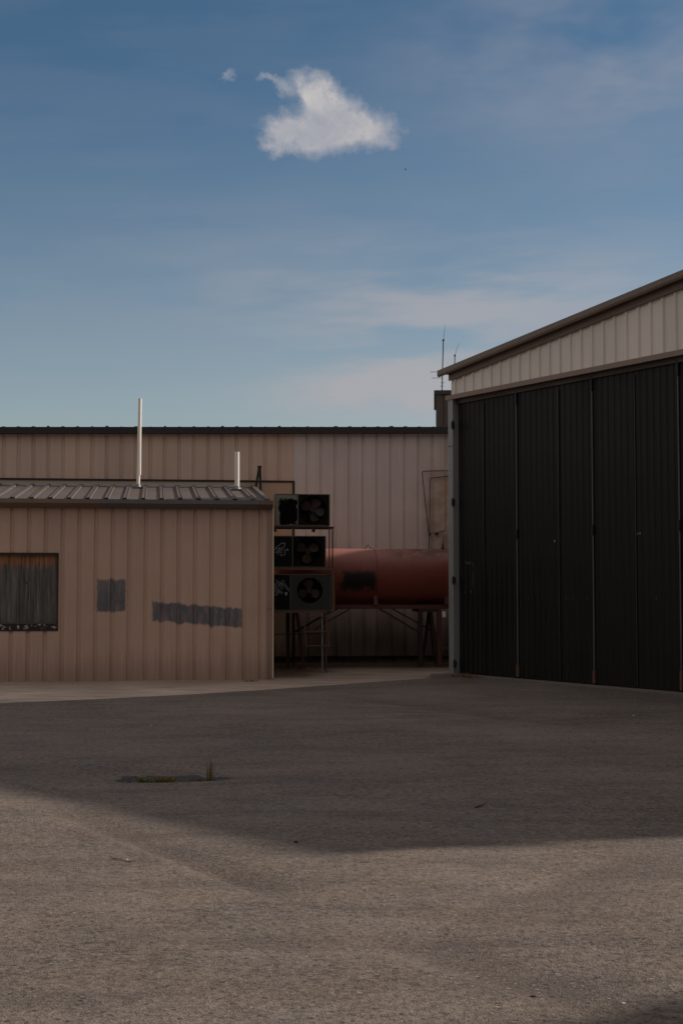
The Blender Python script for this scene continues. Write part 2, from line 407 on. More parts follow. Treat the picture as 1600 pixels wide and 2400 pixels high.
def slope_h(x, y):                                  # bare ground rises gently towards the warehouse
    b = (Vector((x, y, 0)) - S.o).dot(S.n)
    return .10 * sstep(.2, 4.2, b) + .004
def lines(*segs):
    o = []
    for a, b, st in segs:
        k = max(1, round((b - a) / st)); o += [a + (b - a) * i / k for i in range(k)]
    return o + [segs[-1][1]]
def grid(bm, xs, ys, h):
    V = [[bm.verts.new((x, y(x) if callable(y) else y, 0)) for x in xs] for y in ys]
    for row in V:
        for v in row: v.co.z = h(v.co.x, v.co.y)
    for r0, r1 in zip(V, V[1:]):
        for j in range(len(xs) - 1): bm.faces.new((r0[j], r0[j + 1], r1[j + 1], r1[j]))
    return V
xs = lines((-120, -14, 8), (-14, -4.6, .5), (-4.6, 4.2, .06), (4.2, 14, .5), (14, 120, 8))
ys = lines((-60, 3.5, 6), (3.5, 13.8, .06), (13.8, 20, .16))
ys2 = [(lambda f_: (lambda x: 20 + (edge_y(x) - 20) * f_))(i / 26) for i in range(1, 27)]
bm = B()
V = grid(bm, xs, ys + ys2, lambda x, y: asphalt_h(x, y) * (1 - .6 * sstep(18, 24, y)) + .012)
sk = [bm.verts.new(v.co + Vector((0, .01, -.07))) for v in V[-1]]
for j in range(len(xs) - 1): bm.faces.new((V[-1][j], V[-1][j + 1], sk[j + 1], sk[j]))

def asphalt_mat():
    m, n, i = material('worn_asphalt', .88, spec=.3)
    v = n.co('Object')
    f1 = n.noise(v, 42, 3, .65); f2 = n.noise(v, 120, 2, .6); f3 = n.noise(v, 15, 4, .65)
    big = n.noise(v, .35, 4, .55); mid = n.noise(n.vs(v, 1.0, 2.2, 1), 1.1, 4, .6); warm = n.noise(v, 1.6, 3, .5)
    t = n.add(n.add(n.mul(n.sub(f1, .5), 2.1), n.mul(n.sub(f2, .5), 1.3)), n.mul(n.sub(f3, .5), 1.3))
    t = n.add(t, n.add(n.mul(n.sub(big, .5), 1.0), n.mul(n.sub(mid, .5), .6)))
    c = n.mix(n.rng(warm, .3, .7), (.152, .133, .121), (.170, .138, .114))
    c = n.scale(c, n.m('MAXIMUM', n.add(t, 1.0), .2))
    X_, Y_ = n.sep(v)[0:2]; wv = n.mul(n.sub(n.noise(v, 2.5, 4, .6), .5), .10); dirt = None
    for a, b, dp, wd in GR:
        ab = b - a; L = ab.length; tt = ab / L
        s_ = n.add(n.mul(n.sub(X_, a.x), tt.x), n.mul(n.sub(Y_, a.y), tt.y)); q = n.add(n.add(n.mul(n.sub(X_, a.x), tt.y), n.mul(n.sub(Y_, a.y), -tt.x)), wv)
        qn = n.mx(n.div(q, wd * .45), n.div(q, -wd * 2.6))
        g = n.mul(n.mul(n.rng(qn, 1.0, .0, 0, 1, True), n.mul(n.rng(s_, -.5, .3, 0, 1, True), n.rng(s_, L + .7, L - .1, 0, 1, True))), .34)
        dirt = g if dirt is None else n.mx(dirt, g)
    c = n.mix(n.mul(dirt, n.rng(f3, .25, .7, .5, 1)), c, (.045, .035, .032))
    blot = n.noise(n.vs(v, .8, 2.6, 1), .9, 5, .62)
    c = n.mix(n.mul(n.rng(blot, .48, .70, 0, 1, True), .45), c, (.075, .062, .056))
    stain = n.noise(n.vs(v, 1, 1.6, 1), 3.0, 5, .7)
    c = n.mix(n.mul(n.rng(stain, .60, .72), .28), c, (.06, .05, .045))
    vo = n.vor(v, 26)
    st = n.sep(vo[1])[0]
    pale = n.mul(n.rng(vo[0], .30, .20), n.rng(st, .86, .90)); dark = n.mul(n.rng(vo[0], .40, .22), n.rng(st, .16, .12))
    c = n.mix(n.mul(pale, .55), c, (.34, .30, .27)); c = n.mix(n.mul(dark, .75), c, (.035, .03, .028))
    n.put(c, i['Base Color'])
    n.put(n.bump(n.add(n.mul(f1, .8), n.mul(f2, .5)), .8, .016), i['Normal'])
    return m
tag(part('asphalt', bm, asphalt_mat(), smooth=True), 'worn grey asphalt apron across the foreground, crossed by the hangar shadow', kind='structure')
bm = B()
gx = lines((-400, -30, 30), (-30, -6, 1), (-6, 4, .12), (4, 30, 1), (30, 400, 30)); gy = lines((-300, 15, 30), (15, 19, .5), (19, 32, .12), (32, 60, 2), (60, 900, 60))
grid(bm, gx, gy, lambda x, y: -.12 if y < edge_y(x) - .35 else (slope_h(x, y) - .02 + .012 * mnoise.noise((x * 1.1, y * 1.6, 9)) + .006 * mnoise.noise((x * 5, y * 5, 2)) if y > edge_y(x) - .06 else -.12 + .112 * sstep(-.35, -.06, y - edge_y(x))))
def gravel_mat():
    m, n, i = material('sandy_concrete_ground', .9, spec=.25)
    v = n.co('Object')
    f1 = n.noise(v, 30, 4, .7); st = n.noise(n.vs(v, .9, 4.5, 1), 1.0, 5, .65); big = n.noise(v, .6, 3, .5)
    c = n.mix(n.rng(st, .35, .65), (.31, .245, .20), (.58, .48, .41))
    c = n.scale(c, n.add(1.0, n.add(n.mul(n.sub(f1, .5), .75), n.mul(n.sub(big, .5), .5))))
    peb = n.vor(v, 18); c = n.mix(n.mul(n.rng(peb[0], .32, .22), n.rng(n.sep(peb[1])[0], .85, .9)), c, (.5, .44, .38))
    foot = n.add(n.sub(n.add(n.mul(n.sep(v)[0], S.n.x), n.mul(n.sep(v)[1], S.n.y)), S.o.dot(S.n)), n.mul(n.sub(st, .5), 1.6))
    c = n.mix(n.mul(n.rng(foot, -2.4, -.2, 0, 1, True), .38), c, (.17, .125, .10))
    # dark leaf-littered soil against the warehouse and beside the rack
    p = n.sep(v); b = n.add(n.mul(p[0], S.n.x), n.mul(p[1], S.n.y)); b = n.sub(b, S.o.dot(S.n))
    a = n.sub(n.add(n.mul(p[0], S.u.x), n.mul(p[1], S.u.y)), S.o.dot(S.u))
    soil = n.mx(n.rng(n.add(b, n.mul(n.sub(st, .5), .8)), 2.1, 2.9, 0, 1, True),
                n.mul(n.rng(n.add(b, n.mul(n.sub(f1, .5), .6)), .25, .7, 0, .8, True), n.rng(n.add(a, n.mul(n.sub(st, .5), .5)), 1.1, .7)))
    c = n.mix(n.mul(soil, .85), c, n.mix(f1, (.035, .025, .018), (.13, .085, .05)))
    n.put(c, i['Base Color']); n.put(n.bump(f1, .7, .02), i['Normal']); return m
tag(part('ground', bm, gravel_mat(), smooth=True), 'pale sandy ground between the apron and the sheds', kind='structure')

# ------------------------------------------------------------------ the low shed
t = thing('metal_shed', 'low tan ribbed shed with a boarded window and grey painted-over patches on its wall', 'shed', S)
ZE = 3.16                                         # eave underside
RB = [-.21 - .3005 * k for k in range(-1, 40)]
AW0, AW1 = S.at(-55, 1400)[0], S.at(136, 1400)[0]
ZW1, ZW0 = S.at(70, 1297)[1], S.at(70, 1478)[1]
AL0 = -9.2
bm = B()
sheet(bm, ribs(AW1, -.012, RB, .032, .044, .020), -.03, ZE)
sheet(bm, ribs(AL0, AW0, RB, .032, .044, .020), -.03, ZE)
sheet(bm, ribs(AW0, AW1, RB, .032, .044, .020), -.03, ZW0); sheet(bm, ribs(AW0, AW1, RB, .032, .044, .020), ZW1, ZE)
wall = part('wall', bm, shed_wall, t, S)
bm = B()
zr = lambda b: 3.285 + (b + .15) * (3.83 - 3.285) / 4.12
for xx in (-.03, AL0 + .03):
    v = [bm.verts.new(p) for p in ((xx, .03, -.05), (xx, 3.95, -.05), (xx, 3.95, zr(3.95) - .03), (xx, .03, zr(.03) - .03))]; bm.faces.new(v)
bm.faces.new([bm.verts.new(p) for p in ((AL0, .24, ZE), (-.03, .24, ZE), (-.03, .24, -.05), (AL0, .24, -.05))])
part('wall', bm, tan_plain, t, S, label='plain inner and end walls of the shed')
bm = B(); box(bm, -.095, .0, -.014, -.006, .0, 3.15); box(bm, -.0, .012, -.014, .09, .0, 3.15)
part('corner_trim', bm, paint('tan_corner_trim', (.345, .235, .18), var=.15, dirt=.4), t, S)
bm = B(); box(bm, .0125, .036, -.022, .05, .012, 3.15)
part('corner_trim', bm, trim_sunlit, t, S, label='edge strip at the shed corner, sunlight painted in as pale colour')
bm = B(); box(bm, -.10, .004, -.0185, -.0155, 1.28, 1.286)
part('trim_joint', bm, dark_rust, t, S)
# roof sheet with raised seams
bm = B()
sv_ = [-.36 - .3345 * k for k in range(0, 27)]
X1 = -.12
def roofpt(a, b, dz=0): return (a, b, zr(b) + dz)
prof = [(AL0 - .1, 0)]
for c in sorted(sv_): prof += [(c - .05, 0), (c - .03, .032), (c + .03, .032), (c + .05, 0)]
prof.append((X1, 0))
rs = .905                                          # the sheet's far end is a little narrower, hipped towards the warehouse
loft(bm, prof, lambda p: roofpt(p[0], -.12, p[1]), lambda p: roofpt(p[0] if p[0] < -.5 else p[0] , 3.97, p[1]))
roof = part('roof', bm, roof_m, t, S)
bm = B()
for c in sv_:
    bar(bm, roofpt(c + .036, -.1, .036), roofpt(c + .036, 3.94, .036), .014, .008, (0, 0, 1))
part('seam', bm, roof_dark, t, S, parent=roof)
bm = B(); bar(bm, roofpt(X1 + .03, -.12, .012), roofpt(X1 + .03, 3.97, .012), .08, .06, (0, 0, 1))
part('verge_trim', bm, grey_gutter, t, S, parent=roof)
z_f = S.at(300, 1138, 3.97)[1]
bm = B(); box(bm, AL0, S.at(568, 1138, 3.9)[0], 3.90, 3.975, z_f - .035, z_f + .035)
part('flashing', bm, flash_m, t, S, label='pale strip of flashing along the top of the roof')
# vent pipes through the roof
def vpipe(p0, p1, b, r, lab):
    (a0, z0), (a1, z1) = S.at(*p0, b), S.at(*p1, b)
    z0 = zr(b) - .03
    bm = B(); tube(bm, [(a0, b, z0), (a0 + (a1 - a0) * .5, b, (z0 + z1) / 2), (a1, b, z1)], r, 20, cap=False)
    tube(bm, [(a1, b, z1), (a1, b, z0 + .3)], r * .88, 20)
    o = part('vent_pipe', bm, white_pvc, t, S, label=lab, smooth=True)
    bm = B(); tube(bm, [(a0, b, z0 + .0), (a0, b, z0 + .07), (a0, b, z0 + .12)], r * 2.1, 16, r * 1.05)
    box(bm, a0 - r * 2.6, a0 + r * 2.6, b - .13, b + .13, zr(b) + .002, zr(b) + .02)
    part('pipe_boot', bm, galv, t, S, parent=o)
vpipe((323.6, 1146), (328.3, 934), 3.3, .037, 'tall thin white vent pipe')
vpipe((555.3, 1150), (555.3, 1059), 2.9, .050, 'short thick white vent pipe')
# gutter in three lengths
def gut(bm, a0, a1):
    zt, bb = 3.287, -.12
    pr = [(bb, zt), (bb - .13, zt), (bb - .135, zt - .075), (bb - .10, zt - .10), (bb + .02, zt - .155), (.02, zt - .16)]
    loft(bm, pr, lambda p: (a0, p[0], p[1]), lambda p: (a1, p[0], p[1]))
    for q in (a0, a1): bm.faces.new([bm.verts.new((q, p[0], p[1])) for p in pr])
    return bm
aj1, aj2 = S.at(232, 1176, -.25)[0], S.at(608, 1176, -.25)[0]
part('gutter', gut(B(), AL0 - .1, aj1), dark_bronze, t, S, label='brown length of gutter above the window')
part('gutter', gut(B(), aj1 + .003, aj2), grey_gutter, t, S, label='grey length of gutter')
part('gutter', gut(B(), aj2 + .003, S.at(640, 1176, -.25)[0]), paint('brown_gutter_end', (.13, .088, .075)), t, S, label='brown end piece of gutter at the corner')
# boarded window
bm = B(); f_ = .028
for q in ((AW0, AW1, ZW1 - f_, ZW1 + .012), (AW0, AW1, ZW0 - .01, ZW0 + f_ * .6), (AW1 - f_ * .8, AW1 + .006, ZW0, ZW1), (AW0 - .006, AW0 + f_, ZW0, ZW1)):
    box(bm, q[0], q[1], -.022 if q[2] > 2 else -.012, .1, q[2], q[3])
win = part('window', bm, paint('window_frame_brown', (.030, .022, .018), rough=.7), t, S, label='window boarded over with grey plywood')
bm = B(); box(bm, AW0 + .02, AW1 - .02, .045, .06, ZW0 + .12, ZW1 - .02); part('board', bm, board_m, t, S, parent=win)
bm = B(); box(bm, AW0 + .02, AW1 - .02, .02, .06, ZW0 + .015, ZW0 + .115); part('sill', bm, sill_m, t, S, parent=win)
bm = B(); box(bm, AW0 + .02, AW1 - .02, .015, .044, ZW0 + .12, ZW0 + .145); part('batten', bm, paint('grey_batten', (.075, .075, .075)), t, S, parent=win)
# small scribble on the first grey patch
def stroke(bm, pts, frame, b, r, px=True):
    tube(bm, [(*[frame.at(x, y, b)[0]], b, frame.at(x, y, b)[1]) for x, y in pts], r, 5)
bm = B()
for pts in ([(266.5, 1408), (267.5, 1413), (269.5, 1412), (270, 1408), (268, 1406), (266.5, 1408)], [(271.5, 1406.5), (275.5, 1406)], [(273.3, 1406.4), (273, 1413)],
            [(280, 1406), (277, 1407), (276.5, 1409), (279, 1410), (278, 1413), (276, 1412)], [(282, 1406), (281.5, 1411), (284, 1412), (284.5, 1406.5)], [(285.5, 1412), (286.2, 1406), (287.4, 1410), (288, 1411)]):
    stroke(bm, pts, S, -.002, .0045)
part('graffiti', bm, tagdim, t, S, label='small faint white scribble on the grey patch')

# ------------------------------------------------------------------ warehouse behind
BK = 4.0
wz = lambda a: 5.035 + (a + 5.4) * .0150           # top of its eave gutter
t = thing('warehouse', 'long ribbed warehouse behind the shed, brown at left and mauve at right', 'building', S, (-9, BK, 0))
WL, WR = -13.0, 9.0
rbk = [.785 + .3043 * k for k in range(-45, 28)]
aP = S.at(687, 1200, BK)[0]; zP = S.at(600, 1127, BK)[1]
bm = B(); sheet(bm, ribs(WL, aP, rbk, .032, .044, .020, b=BK), lambda a: zP, lambda a: wz(a) - .06)
part('siding', bm, ware_brown, t, S, label='weathered brown ribbed siding')
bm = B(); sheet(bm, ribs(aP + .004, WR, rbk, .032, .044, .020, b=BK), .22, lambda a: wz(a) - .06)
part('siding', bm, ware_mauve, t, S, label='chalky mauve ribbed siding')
bm = B(); box(bm, WL, aP - .02, BK + .002, BK + .03, .22, zP - .03)
part('flashing_panel', bm, patch_tan, t, S, label='flat tan sheet above and beside the shed roof')
bm = B(); box(bm, WL, aP + .03, BK - .014, BK + .001, zP - .03, zP + .012); box(bm, aP - .02, aP + .03, BK - .014, BK + .001, .22, zP - .031)
part('flashing_trim', bm, dark_rust, t, S)
bm = B(); box(bm, WL, WR, BK + .07, BK + 12, -.1, .215); box(bm, WL, WR, BK + .005, BK + .06, .05, .10)
part('plinth', bm, black_iron, t, S)
bm = B(); box(bm, WL + .02, WL + .1, BK + .05, BK + 12, .2, 5.0); box(bm, WR - .1, WR - .02, BK + .05, BK + 12, .2, 5.15); box(bm, WL, WR, BK + 11.9, BK + 12, .2, 5.1)
part('wall', bm, ware_brown, t, S)
bm = B()
for a0, a1 in ((WL, WR),):
    for (b0, b1, dz0, dz1) in ((BK - .17, BK + .02, -.135, 0.0),):
        v = [bm.verts.new(p) for p in ((a0, b0, wz(a0) + dz0), (a1, b0, wz(a1) + dz0), (a1, b1, wz(a1) + dz0), (a0, b1, wz(a0) + dz0), (a0, b0, wz(a0) + dz1), (a1, b0, wz(a1) + dz1), (a1, b1, wz(a1) + dz1), (a0, b1, wz(a0) + dz1))]
        for f in ((0, 3, 2, 1), (4, 5, 6, 7), (0, 1, 5, 4), (1, 2, 6, 5), (2, 3, 7, 6), (3, 0, 4, 7)): bm.faces.new([v[i] for i in f])
part('gutter', bm, black_gutter, t, S)
bm = B()
v = [bm.verts.new(p) for p in ((WL, BK - .1, wz(WL) + .002), (WR, BK - .1, wz(WR) + .002), (WR, BK + 6, wz(WR) + .3), (WL, BK + 6, wz(WL) + .3), (WR, BK + 12.1, wz(WR)), (WL, BK + 12.1, wz(WL)))]
bm.faces.new(v[:4]); bm.faces.new((v[3], v[2], v[4], v[5]))
rf = part('roof', bm, roof_m, t, S)
bm = B(); rr = random.Random(3)
for k, c in enumerate(rbk):
    if c < WL + .1: continue
    h = .006 + .012 * rr.random(); 
    if k % 4 == 0: h += .010
    bar(bm, (c, BK - .13, wz(c) + h * .5 + .002), (c, BK + 6, wz(c) + h * .5 + .32), .045 + .02 * rr.random(), h, (0, 0, 1))
part('seam', bm, roof_dark, t, S, parent=rf)
# conduits
def conduit(pts, b, r, lab):
    bm = B(); q = [(S.at(x, y, b)[0], b, S.at(x, y, b)[1]) for x, y in pts]; tube(bm, q, r, 8); return part('conduit', bm, dark_rust, t, S, label=lab, smooth=True)
conduit([(1075, 1102.5), (1048, 1103), (992, 1104.3), (989.8, 1105.5), (989, 1109), (1003.7, 1246), (1006, 1249.6), (1024, 1249), (1042, 1244)], BK - .05, .009, 'slanting conduit bent round to the tank valve')
conduit([(1075, 1112), (1048, 1116), (1009, 1120.6), (1007, 1123), (1006.5, 1200), (1006, 1250), (1005, 1290)], BK - .035, .009, 'upright conduit beside the slanting one')
for x_, y_, w_ in ((1023, 1251.5, .03), (1006.5, 1253, .015)):
    bm = B(); a_, z_ = S.at(x_, y_, BK - .05); box(bm, a_ - w_, a_ + w_, BK - .09, BK - .01, z_ - .022, z_ + .02); part('conduit_fitting', bm, dark_rust, t, S)
bm = B()
for (p, q) in (((1033, 1519), (1060, 1517)), ((1033, 1522), (1060, 1522.5)), ((1016, 1523), (1030, 1522))):
    (a0, z0), (a1, z1) = S.at(*p, BK - .04), S.at(*q, BK - .04); tube(bm, [(a0, BK - .04, z0), (a1, BK - .04, z1)], .008, 6)
part('pipe', bm, galv, t, S)

# black inverted V strut at the shed's verge
bb = 3.72
t = thing('roof_strut', 'black inverted V strut standing at the right end of the shed roof', 'strut', S, (S.at(604, 1155, bb)[0], bb, zr(bb)))
top = S.at(607.5, 1095, bb)
for e_, y_, db in ((598, 1148, .0), (610.5, 1156, -.02)):
    q = S.at(e_, y_, bb); bm = B(); bar(bm, (top[0] + (0.0 if e_ < 600 else .012), bb + db, top[1]), (q[0], bb + db, q[1] - .02), .05, .035); part('leg', bm, black_iron, t, S)
bm = B(); box(bm, top[0] - .035, top[0] + .045, bb - .045, bb + .03, top[1] - .02, top[1] + .03); part('cap', bm, black_iron, t, S)

# ------------------------------------------------------------------ tower block and aerials beyond
TB = 0.0
q_ = ground(1018, 1382 + CH * F / 46.0); kk = math.hypot(q_.x, q_.y)
TF = Frame((q_.x, q_.y), (q_.y / kk, -q_.x / kk), (q_.x / kk, q_.y / kk))
ta, tz = TF.at(1018, 917, TB)
t = thing('tower_block', 'dark brown ribbed flat-topped block rising behind the warehouse roof', 'building', TF, (ta + 2, TB, 0))
bm = B(); sheet(bm, ribs(ta + .04, ta + 4.5, [ta + .3 * k for k in range(1, 15)], .03, b=TB), -.1, tz - .1)
box(bm, ta + .05, ta + 4.45, TB + .08, TB + 4, -.1, tz - .06)
part('wall', bm, tower_m, t, TF)
bm = B(); box(bm, ta - .02, ta + 4.6, TB - .06, TB + 4.1, tz - .1, tz + .03); part('cap', bm, paint('dark_cap', (.03, .032, .032)), t, TF)
def P(x, y, b, F_=None): a, z = (F_ or S).at(x, y, b); return (a, b, z)
b_ = TB + .6
t = thing('aerial', 'tall thin mast aerial with short cross rods left of the hangar roof corner', 'aerial', TF, (P(1035.5, 915, b_, TF)[0], b_, tz))
bm = B(); tube(bm, [P(1035.2, 917, b_, TF), P(1038.6, 797, b_, TF)], .018, 8); part('mast', bm, black_iron, t, TF)
bm = B(); tube(bm, [P(1038.8, 797, b_, TF), P(1040.5, 780, b_, TF), P(1042.5, 761, b_, TF)], .009, 6, .004); part('whip', bm, black_iron, t, TF)
bm = B(); tube(bm, [P(1038.6, 799, b_, TF), P(1038.7, 795, b_, TF)], .035, 8); part('joint', bm, black_iron, t, TF)
for x0, x1, y_ in ((1008, 1037, 871.5), (1011, 1037, 885.8), (1033, 1041, 897), (1031, 1039, 905)):
    bm = B(); tube(bm, [P(x0, y_, b_, TF), P(x1, y_ - .6, b_, TF)], .008, 6); part('cross_rod', bm, black_iron, t, TF)
t = thing('aerial', 'short whip aerial bent to the right above the hangar roof edge', 'aerial', TF, (P(1065, 915, b_, TF)[0], b_, tz))
bm = B(); tube(bm, [P(1064, 917, b_, TF), P(1065.5, 834, b_, TF)], .016, 8); part('mast', bm, black_iron, t, TF)
bm = B(); tube(bm, [P(1066, 833, b_, TF), P(1068.5, 822, b_, TF), P(1072, 812, b_, TF), P(1075.5, 803, b_, TF)], .008, 6, .004); part('whip', bm, black_iron, t, TF)
bm = B(); tube(bm, [P(1065.5, 835, b_, TF), P(1065.7, 831, b_, TF)], .032, 8); part('joint', bm, black_iron, t, TF)

# ------------------------------------------------------------------ hangar
HW, HD = 18.4, 16.0
t = thing('hangar', 'tall hangar with black folding doors under a cream gable', 'hangar', Hf)
rk = lambda a: 5.925 + .1085 * (a if a < HW / 2 else HW - a)      # top edge of the rake
HB = 5.40
gr = [2.118 + .2811 * k for k in range(-7, 56)]
bm = B(); bot = HB
sheet(bm, ribs(.0, HW / 2, gr, -.032, .040, .013), bot, lambda a: rk(a) - .16)
sheet(bm, ribs(HW / 2, HW, gr, -.032, .040, .013), bot, lambda a: rk(a) - .16)
sheet(bm, [(.0, 0), (.0, .3)], bot, lambda a: rk(0) - .16)
part('gable_wall', bm, cream, t, Hf)
bm = B(); pr = [(-.15, .015), (-.19, .005), (-.195, -.085), (-.18, -.12), (-.14, -.12), (-.135, .015)]
def rakeseg(bm, a0, a1, pr):
    pr = pr + [pr[0]]; loft(bm, pr, lambda p: (a0, p[0], rk(a0) + p[1]), lambda p: (a1, p[0], rk(a1) + p[1]))
    for q in (a0, a1): bm.faces.new([bm.verts.new((q, p[0], rk(q) + p[1])) for p in pr[:-1]])
rakeseg(bm, -.20, HW / 2, pr); rakeseg(bm, HW / 2, HW + .06, pr)
part('rake_trim', bm, dark_bronze, t, Hf)
bm = B(); rakeseg(bm, -.18, HW / 2, [(-.134, -.075), (-.134, -.085), (-.06, -.085), (-.06, -.075)]); rakeseg(bm, HW / 2, HW + .06, [(-.134, -.075), (-.134, -.085), (-.06, -.085), (-.06, -.075)])
part('soffit', bm, paint('dark_soffit', (.05, .048, .045)), t, Hf)
bm = B(); pi = [(-.065, -.02), (-.065, -.232), (-.035, -.232), (-.035, -.02)]
rakeseg(bm, -.0, HW / 2, pi); rakeseg(bm, HW / 2, HW, pi)
part('rake_trim', bm, paint('inner_bronze_trim', (.15, .105, .080)), t, Hf, label='inner brown trim under the roof edge')
bm = B(); box(bm, -.13, HW + .1, -.055, .02, HB - .075, HB + .012); box(bm, -.05, HW, .021, .3, HB - .06, HB - .03)
part('header_trim', bm, paint('header_bronze', (.24, .175, .135)), t, Hf)
bm = B(); box(bm, .0, HW, .06, .10, HB - .16, HB - .061); part('door_track', bm, paint('dark_red_track', (.035, .018, .014)), t, Hf)
bm = B(); box(bm, -.07, .085, -.03, .3, .0, HB - .076)
jb = part('jamb', bm, jamb_m, t, Hf, label='grey steel post at the left of the doors')
zj = Hf.at(1053, 1047, -.03)[1]
bm = B(); box(bm, -.071, .086, -.033, -.0305, zj, zj + .012); part('joint', bm, black_iron, t, Hf, parent=jb)
bm = B(); stroke(bm, [(1055, 1386), (1057, 1398), (1060, 1411)], Hf, -.031, .011); part('scrape', bm, scuff, t, Hf, parent=jb)
for px_, y0, y1 in ((1059, 989, 1004), (1060, 1170, 1185), (1061.5, 1353, 1368), (1064, 1548, 1564)):
    a0, z0 = Hf.at(px_, y0, -.05); a1, z1 = Hf.at(px_, y1, -.05)
    bm = B(); box(bm, a0 - .015, a0 + .07, -.075, -.031, z1, z0, bev=.012); tube(bm, [(a0 + .045, -.075, z1 - .02), (a0 + .045, -.075, z0 + .02)], .018, 8)
    part('hinge', bm, black_iron, t, Hf, parent=jb)
# door leaves
DB = .10; zd0, zd1 = .045, HB - .125
sa = [.09, Hf.at(1213, 1200, DB)[0], Hf.at(1391, 1200, DB)[0], Hf.at(1594, 1200, DB)[0]]
wd_ = sa[3] - sa[2]
while sa[-1] + wd_ < HW - .3: sa.append(sa[-1] + wd_)
sa.append(HW - .1)
mid = [Hf.at(1134, 1200, DB)[0], Hf.at(1310, 1200, DB)[0], Hf.at(1490, 1200, DB)[0]]
for i in range(len(sa) - 1):
    a0, a1 = sa[i] + .012, sa[i + 1] - .012
    bm = B(); N = max(4, round((a1 - a0) / .152)); st_ = (a1 - a0) / N
    sheet(bm, ribs(a0, a1, [a0 + st_ * (k + .5) for k in range(N)], .012, .038, .014, b=DB), zd0, zd1)
    box(bm, a0, a1, DB + .022, DB + .06, zd0, zd1)
    lf = part('door_leaf', bm, door_black, t, Hf)
    if i < 3:
        bm = B(); box(bm, mid[i] - .010, mid[i] + .010, DB - .014, DB + .02, zd0 + .02, zd1 - .1); part('seam_strip', bm, door_seam_dim, t, Hf, parent=lf)
dullscuff = paint('dull_scuff', (.085, .085, .085), rough=.8)
for i, c in enumerate(sa[1:-1]):
    zt_, zb_ = zd1 - .25, .30 if i < 2 else .4
    zm = Hf.at(1213, 1252, DB)[1]
    o = None
    bm = B(); tube(bm, [(c, DB - .02, zb_), (c, DB - .02, zm - .09)], .0135, 8); tube(bm, [(c, DB - .02, zm + .09), (c, DB - .02, zt_)], .0135, 8)
    o = part('latch_rod', bm, door_seam, t, Hf)
    bm = B(); box(bm, c - .028, c + .028, DB - .05, DB + .0, zm - .085, zm + .085, bev=.01); part('catch', bm, black_iron, t, Hf, parent=o)
    bm = B(); box(bm, c - .024, c + .024, DB - .045, DB, zd0 + .02, zb_ - .01, bev=.006); part('bolt', bm, rusty, t, Hf, parent=o)
    bm = B(); box(bm, c - .024, c + .024, DB - .04, DB, zt_ + .01, zd1 + .02, bev=.006); part('bolt', bm, black_iron, t, Hf, parent=o)
for pts in ([(1089, 1318), (1093, 1319.5)], [(1093, 1317), (1098, 1323), (1093, 1323)], [(1097, 1317.5), (1100, 1321), (1103, 1317)], [(1100, 1323), (1104, 1321), (1106, 1317)], [(1107, 1320), (1108.2, 1324), (1107.5, 1331)], [(1108.6, 1340), (1109, 1352), (1107.5, 1362), (1108, 1375)], [(1090, 1387), (1092, 1390)], [(1103, 1385), (1106, 1391)]):
    bm = B(); stroke(bm, pts, Hf, DB - .008, .0075); part('scuff_mark', bm, dullscuff, t, Hf)
bm = B()
for x_, y_, r_ in ((1299, 1268, .02), (1499.5, 1250, .016), (1494, 1251, .011), (1237, 1403, .007), (1326, 1403, .007), (1342, 1403, .006), (1375, 1403, .007), (1537, 1403, .008), (1271, 1403, .005)):
    bm = B(); a_, z_ = Hf.at(x_, y_, DB - .004); tube(bm, [(a_, DB - .006, z_), (a_, DB + .002, z_)], r_, 8)
    part('paint_spot', bm, scuff, t, Hf)
bm = B(); box(bm, -.12, HW, -.12, .28, -.06, .036, bev=.01); part('sill', bm, concrete_m, t, Hf, label='pale concrete sill under the doors')
bm = B()
for a_ in (.0, HW): sheet(bm, [(a_, .02), (a_, HD)], -.05, rk(0) - .2)
sheet(bm, [(0, HD), (HW / 2, HD), (HW, HD)], -.05, lambda a: rk(a) - .16)
part('wall', bm, cream, t, Hf)
bm = B()
for (a0, a1) in ((-.19, HW / 2), (HW / 2, HW + .06)):
    bm.faces.new([bm.verts.new(p) for p in ((a0, -.15, rk(a0) + .01), (a1, -.15, rk(a1) + .01), (a1, HD + .2, rk(a1)), (a0, HD + .2, rk(a0)))])
    bm.faces.new([bm.verts.new(p) for p in ((a0, -.13, rk(a0) - .06), (a1, -.13, rk(a1) - .06), (a1, HD + .2, rk(a1) - .1), (a0, HD + .2, rk(a0) - .1))])
part('roof', bm, roof_m, t, Hf)

# neighbour hangar outside the frame, whose eave shades the near right corner of the apron
nc = Vector((10.28, 7.46, 0)); Nf = Frame((nc.x, nc.y, 0), (Hf.u.x, Hf.u.y), (Hf.n.x, Hf.n.y))
t = thing('hangar', 'cream hangar standing beyond the right edge of the frame', 'hangar', Nf)
bm = B(); box(bm, 0, 16, 0, 15, -.05, 5.0); part('wall', bm, cream, t, Nf)
bm = B(); v = [bm.verts.new(p) for p in ((-.1, -.1, 5.0), (8, -.1, 5.9), (16.1, -.1, 5.0), (16.1, 15.1, 5.0), (8, 15.1, 5.9), (-.1, 15.1, 5.0))]
bm.faces.new((v[0], v[1], v[4], v[5])); bm.faces.new((v[1], v[2], v[3], v[4])); bm.faces.new((v[0], v[2], v[1])); bm.faces.new((v[3], v[5], v[4])); part('roof', bm, roof_m, t, Nf)
bm = B(); box(bm, .4, 15.6, -.06, -.01, .02, 4.4); part('door', bm, door_black, t, Nf)

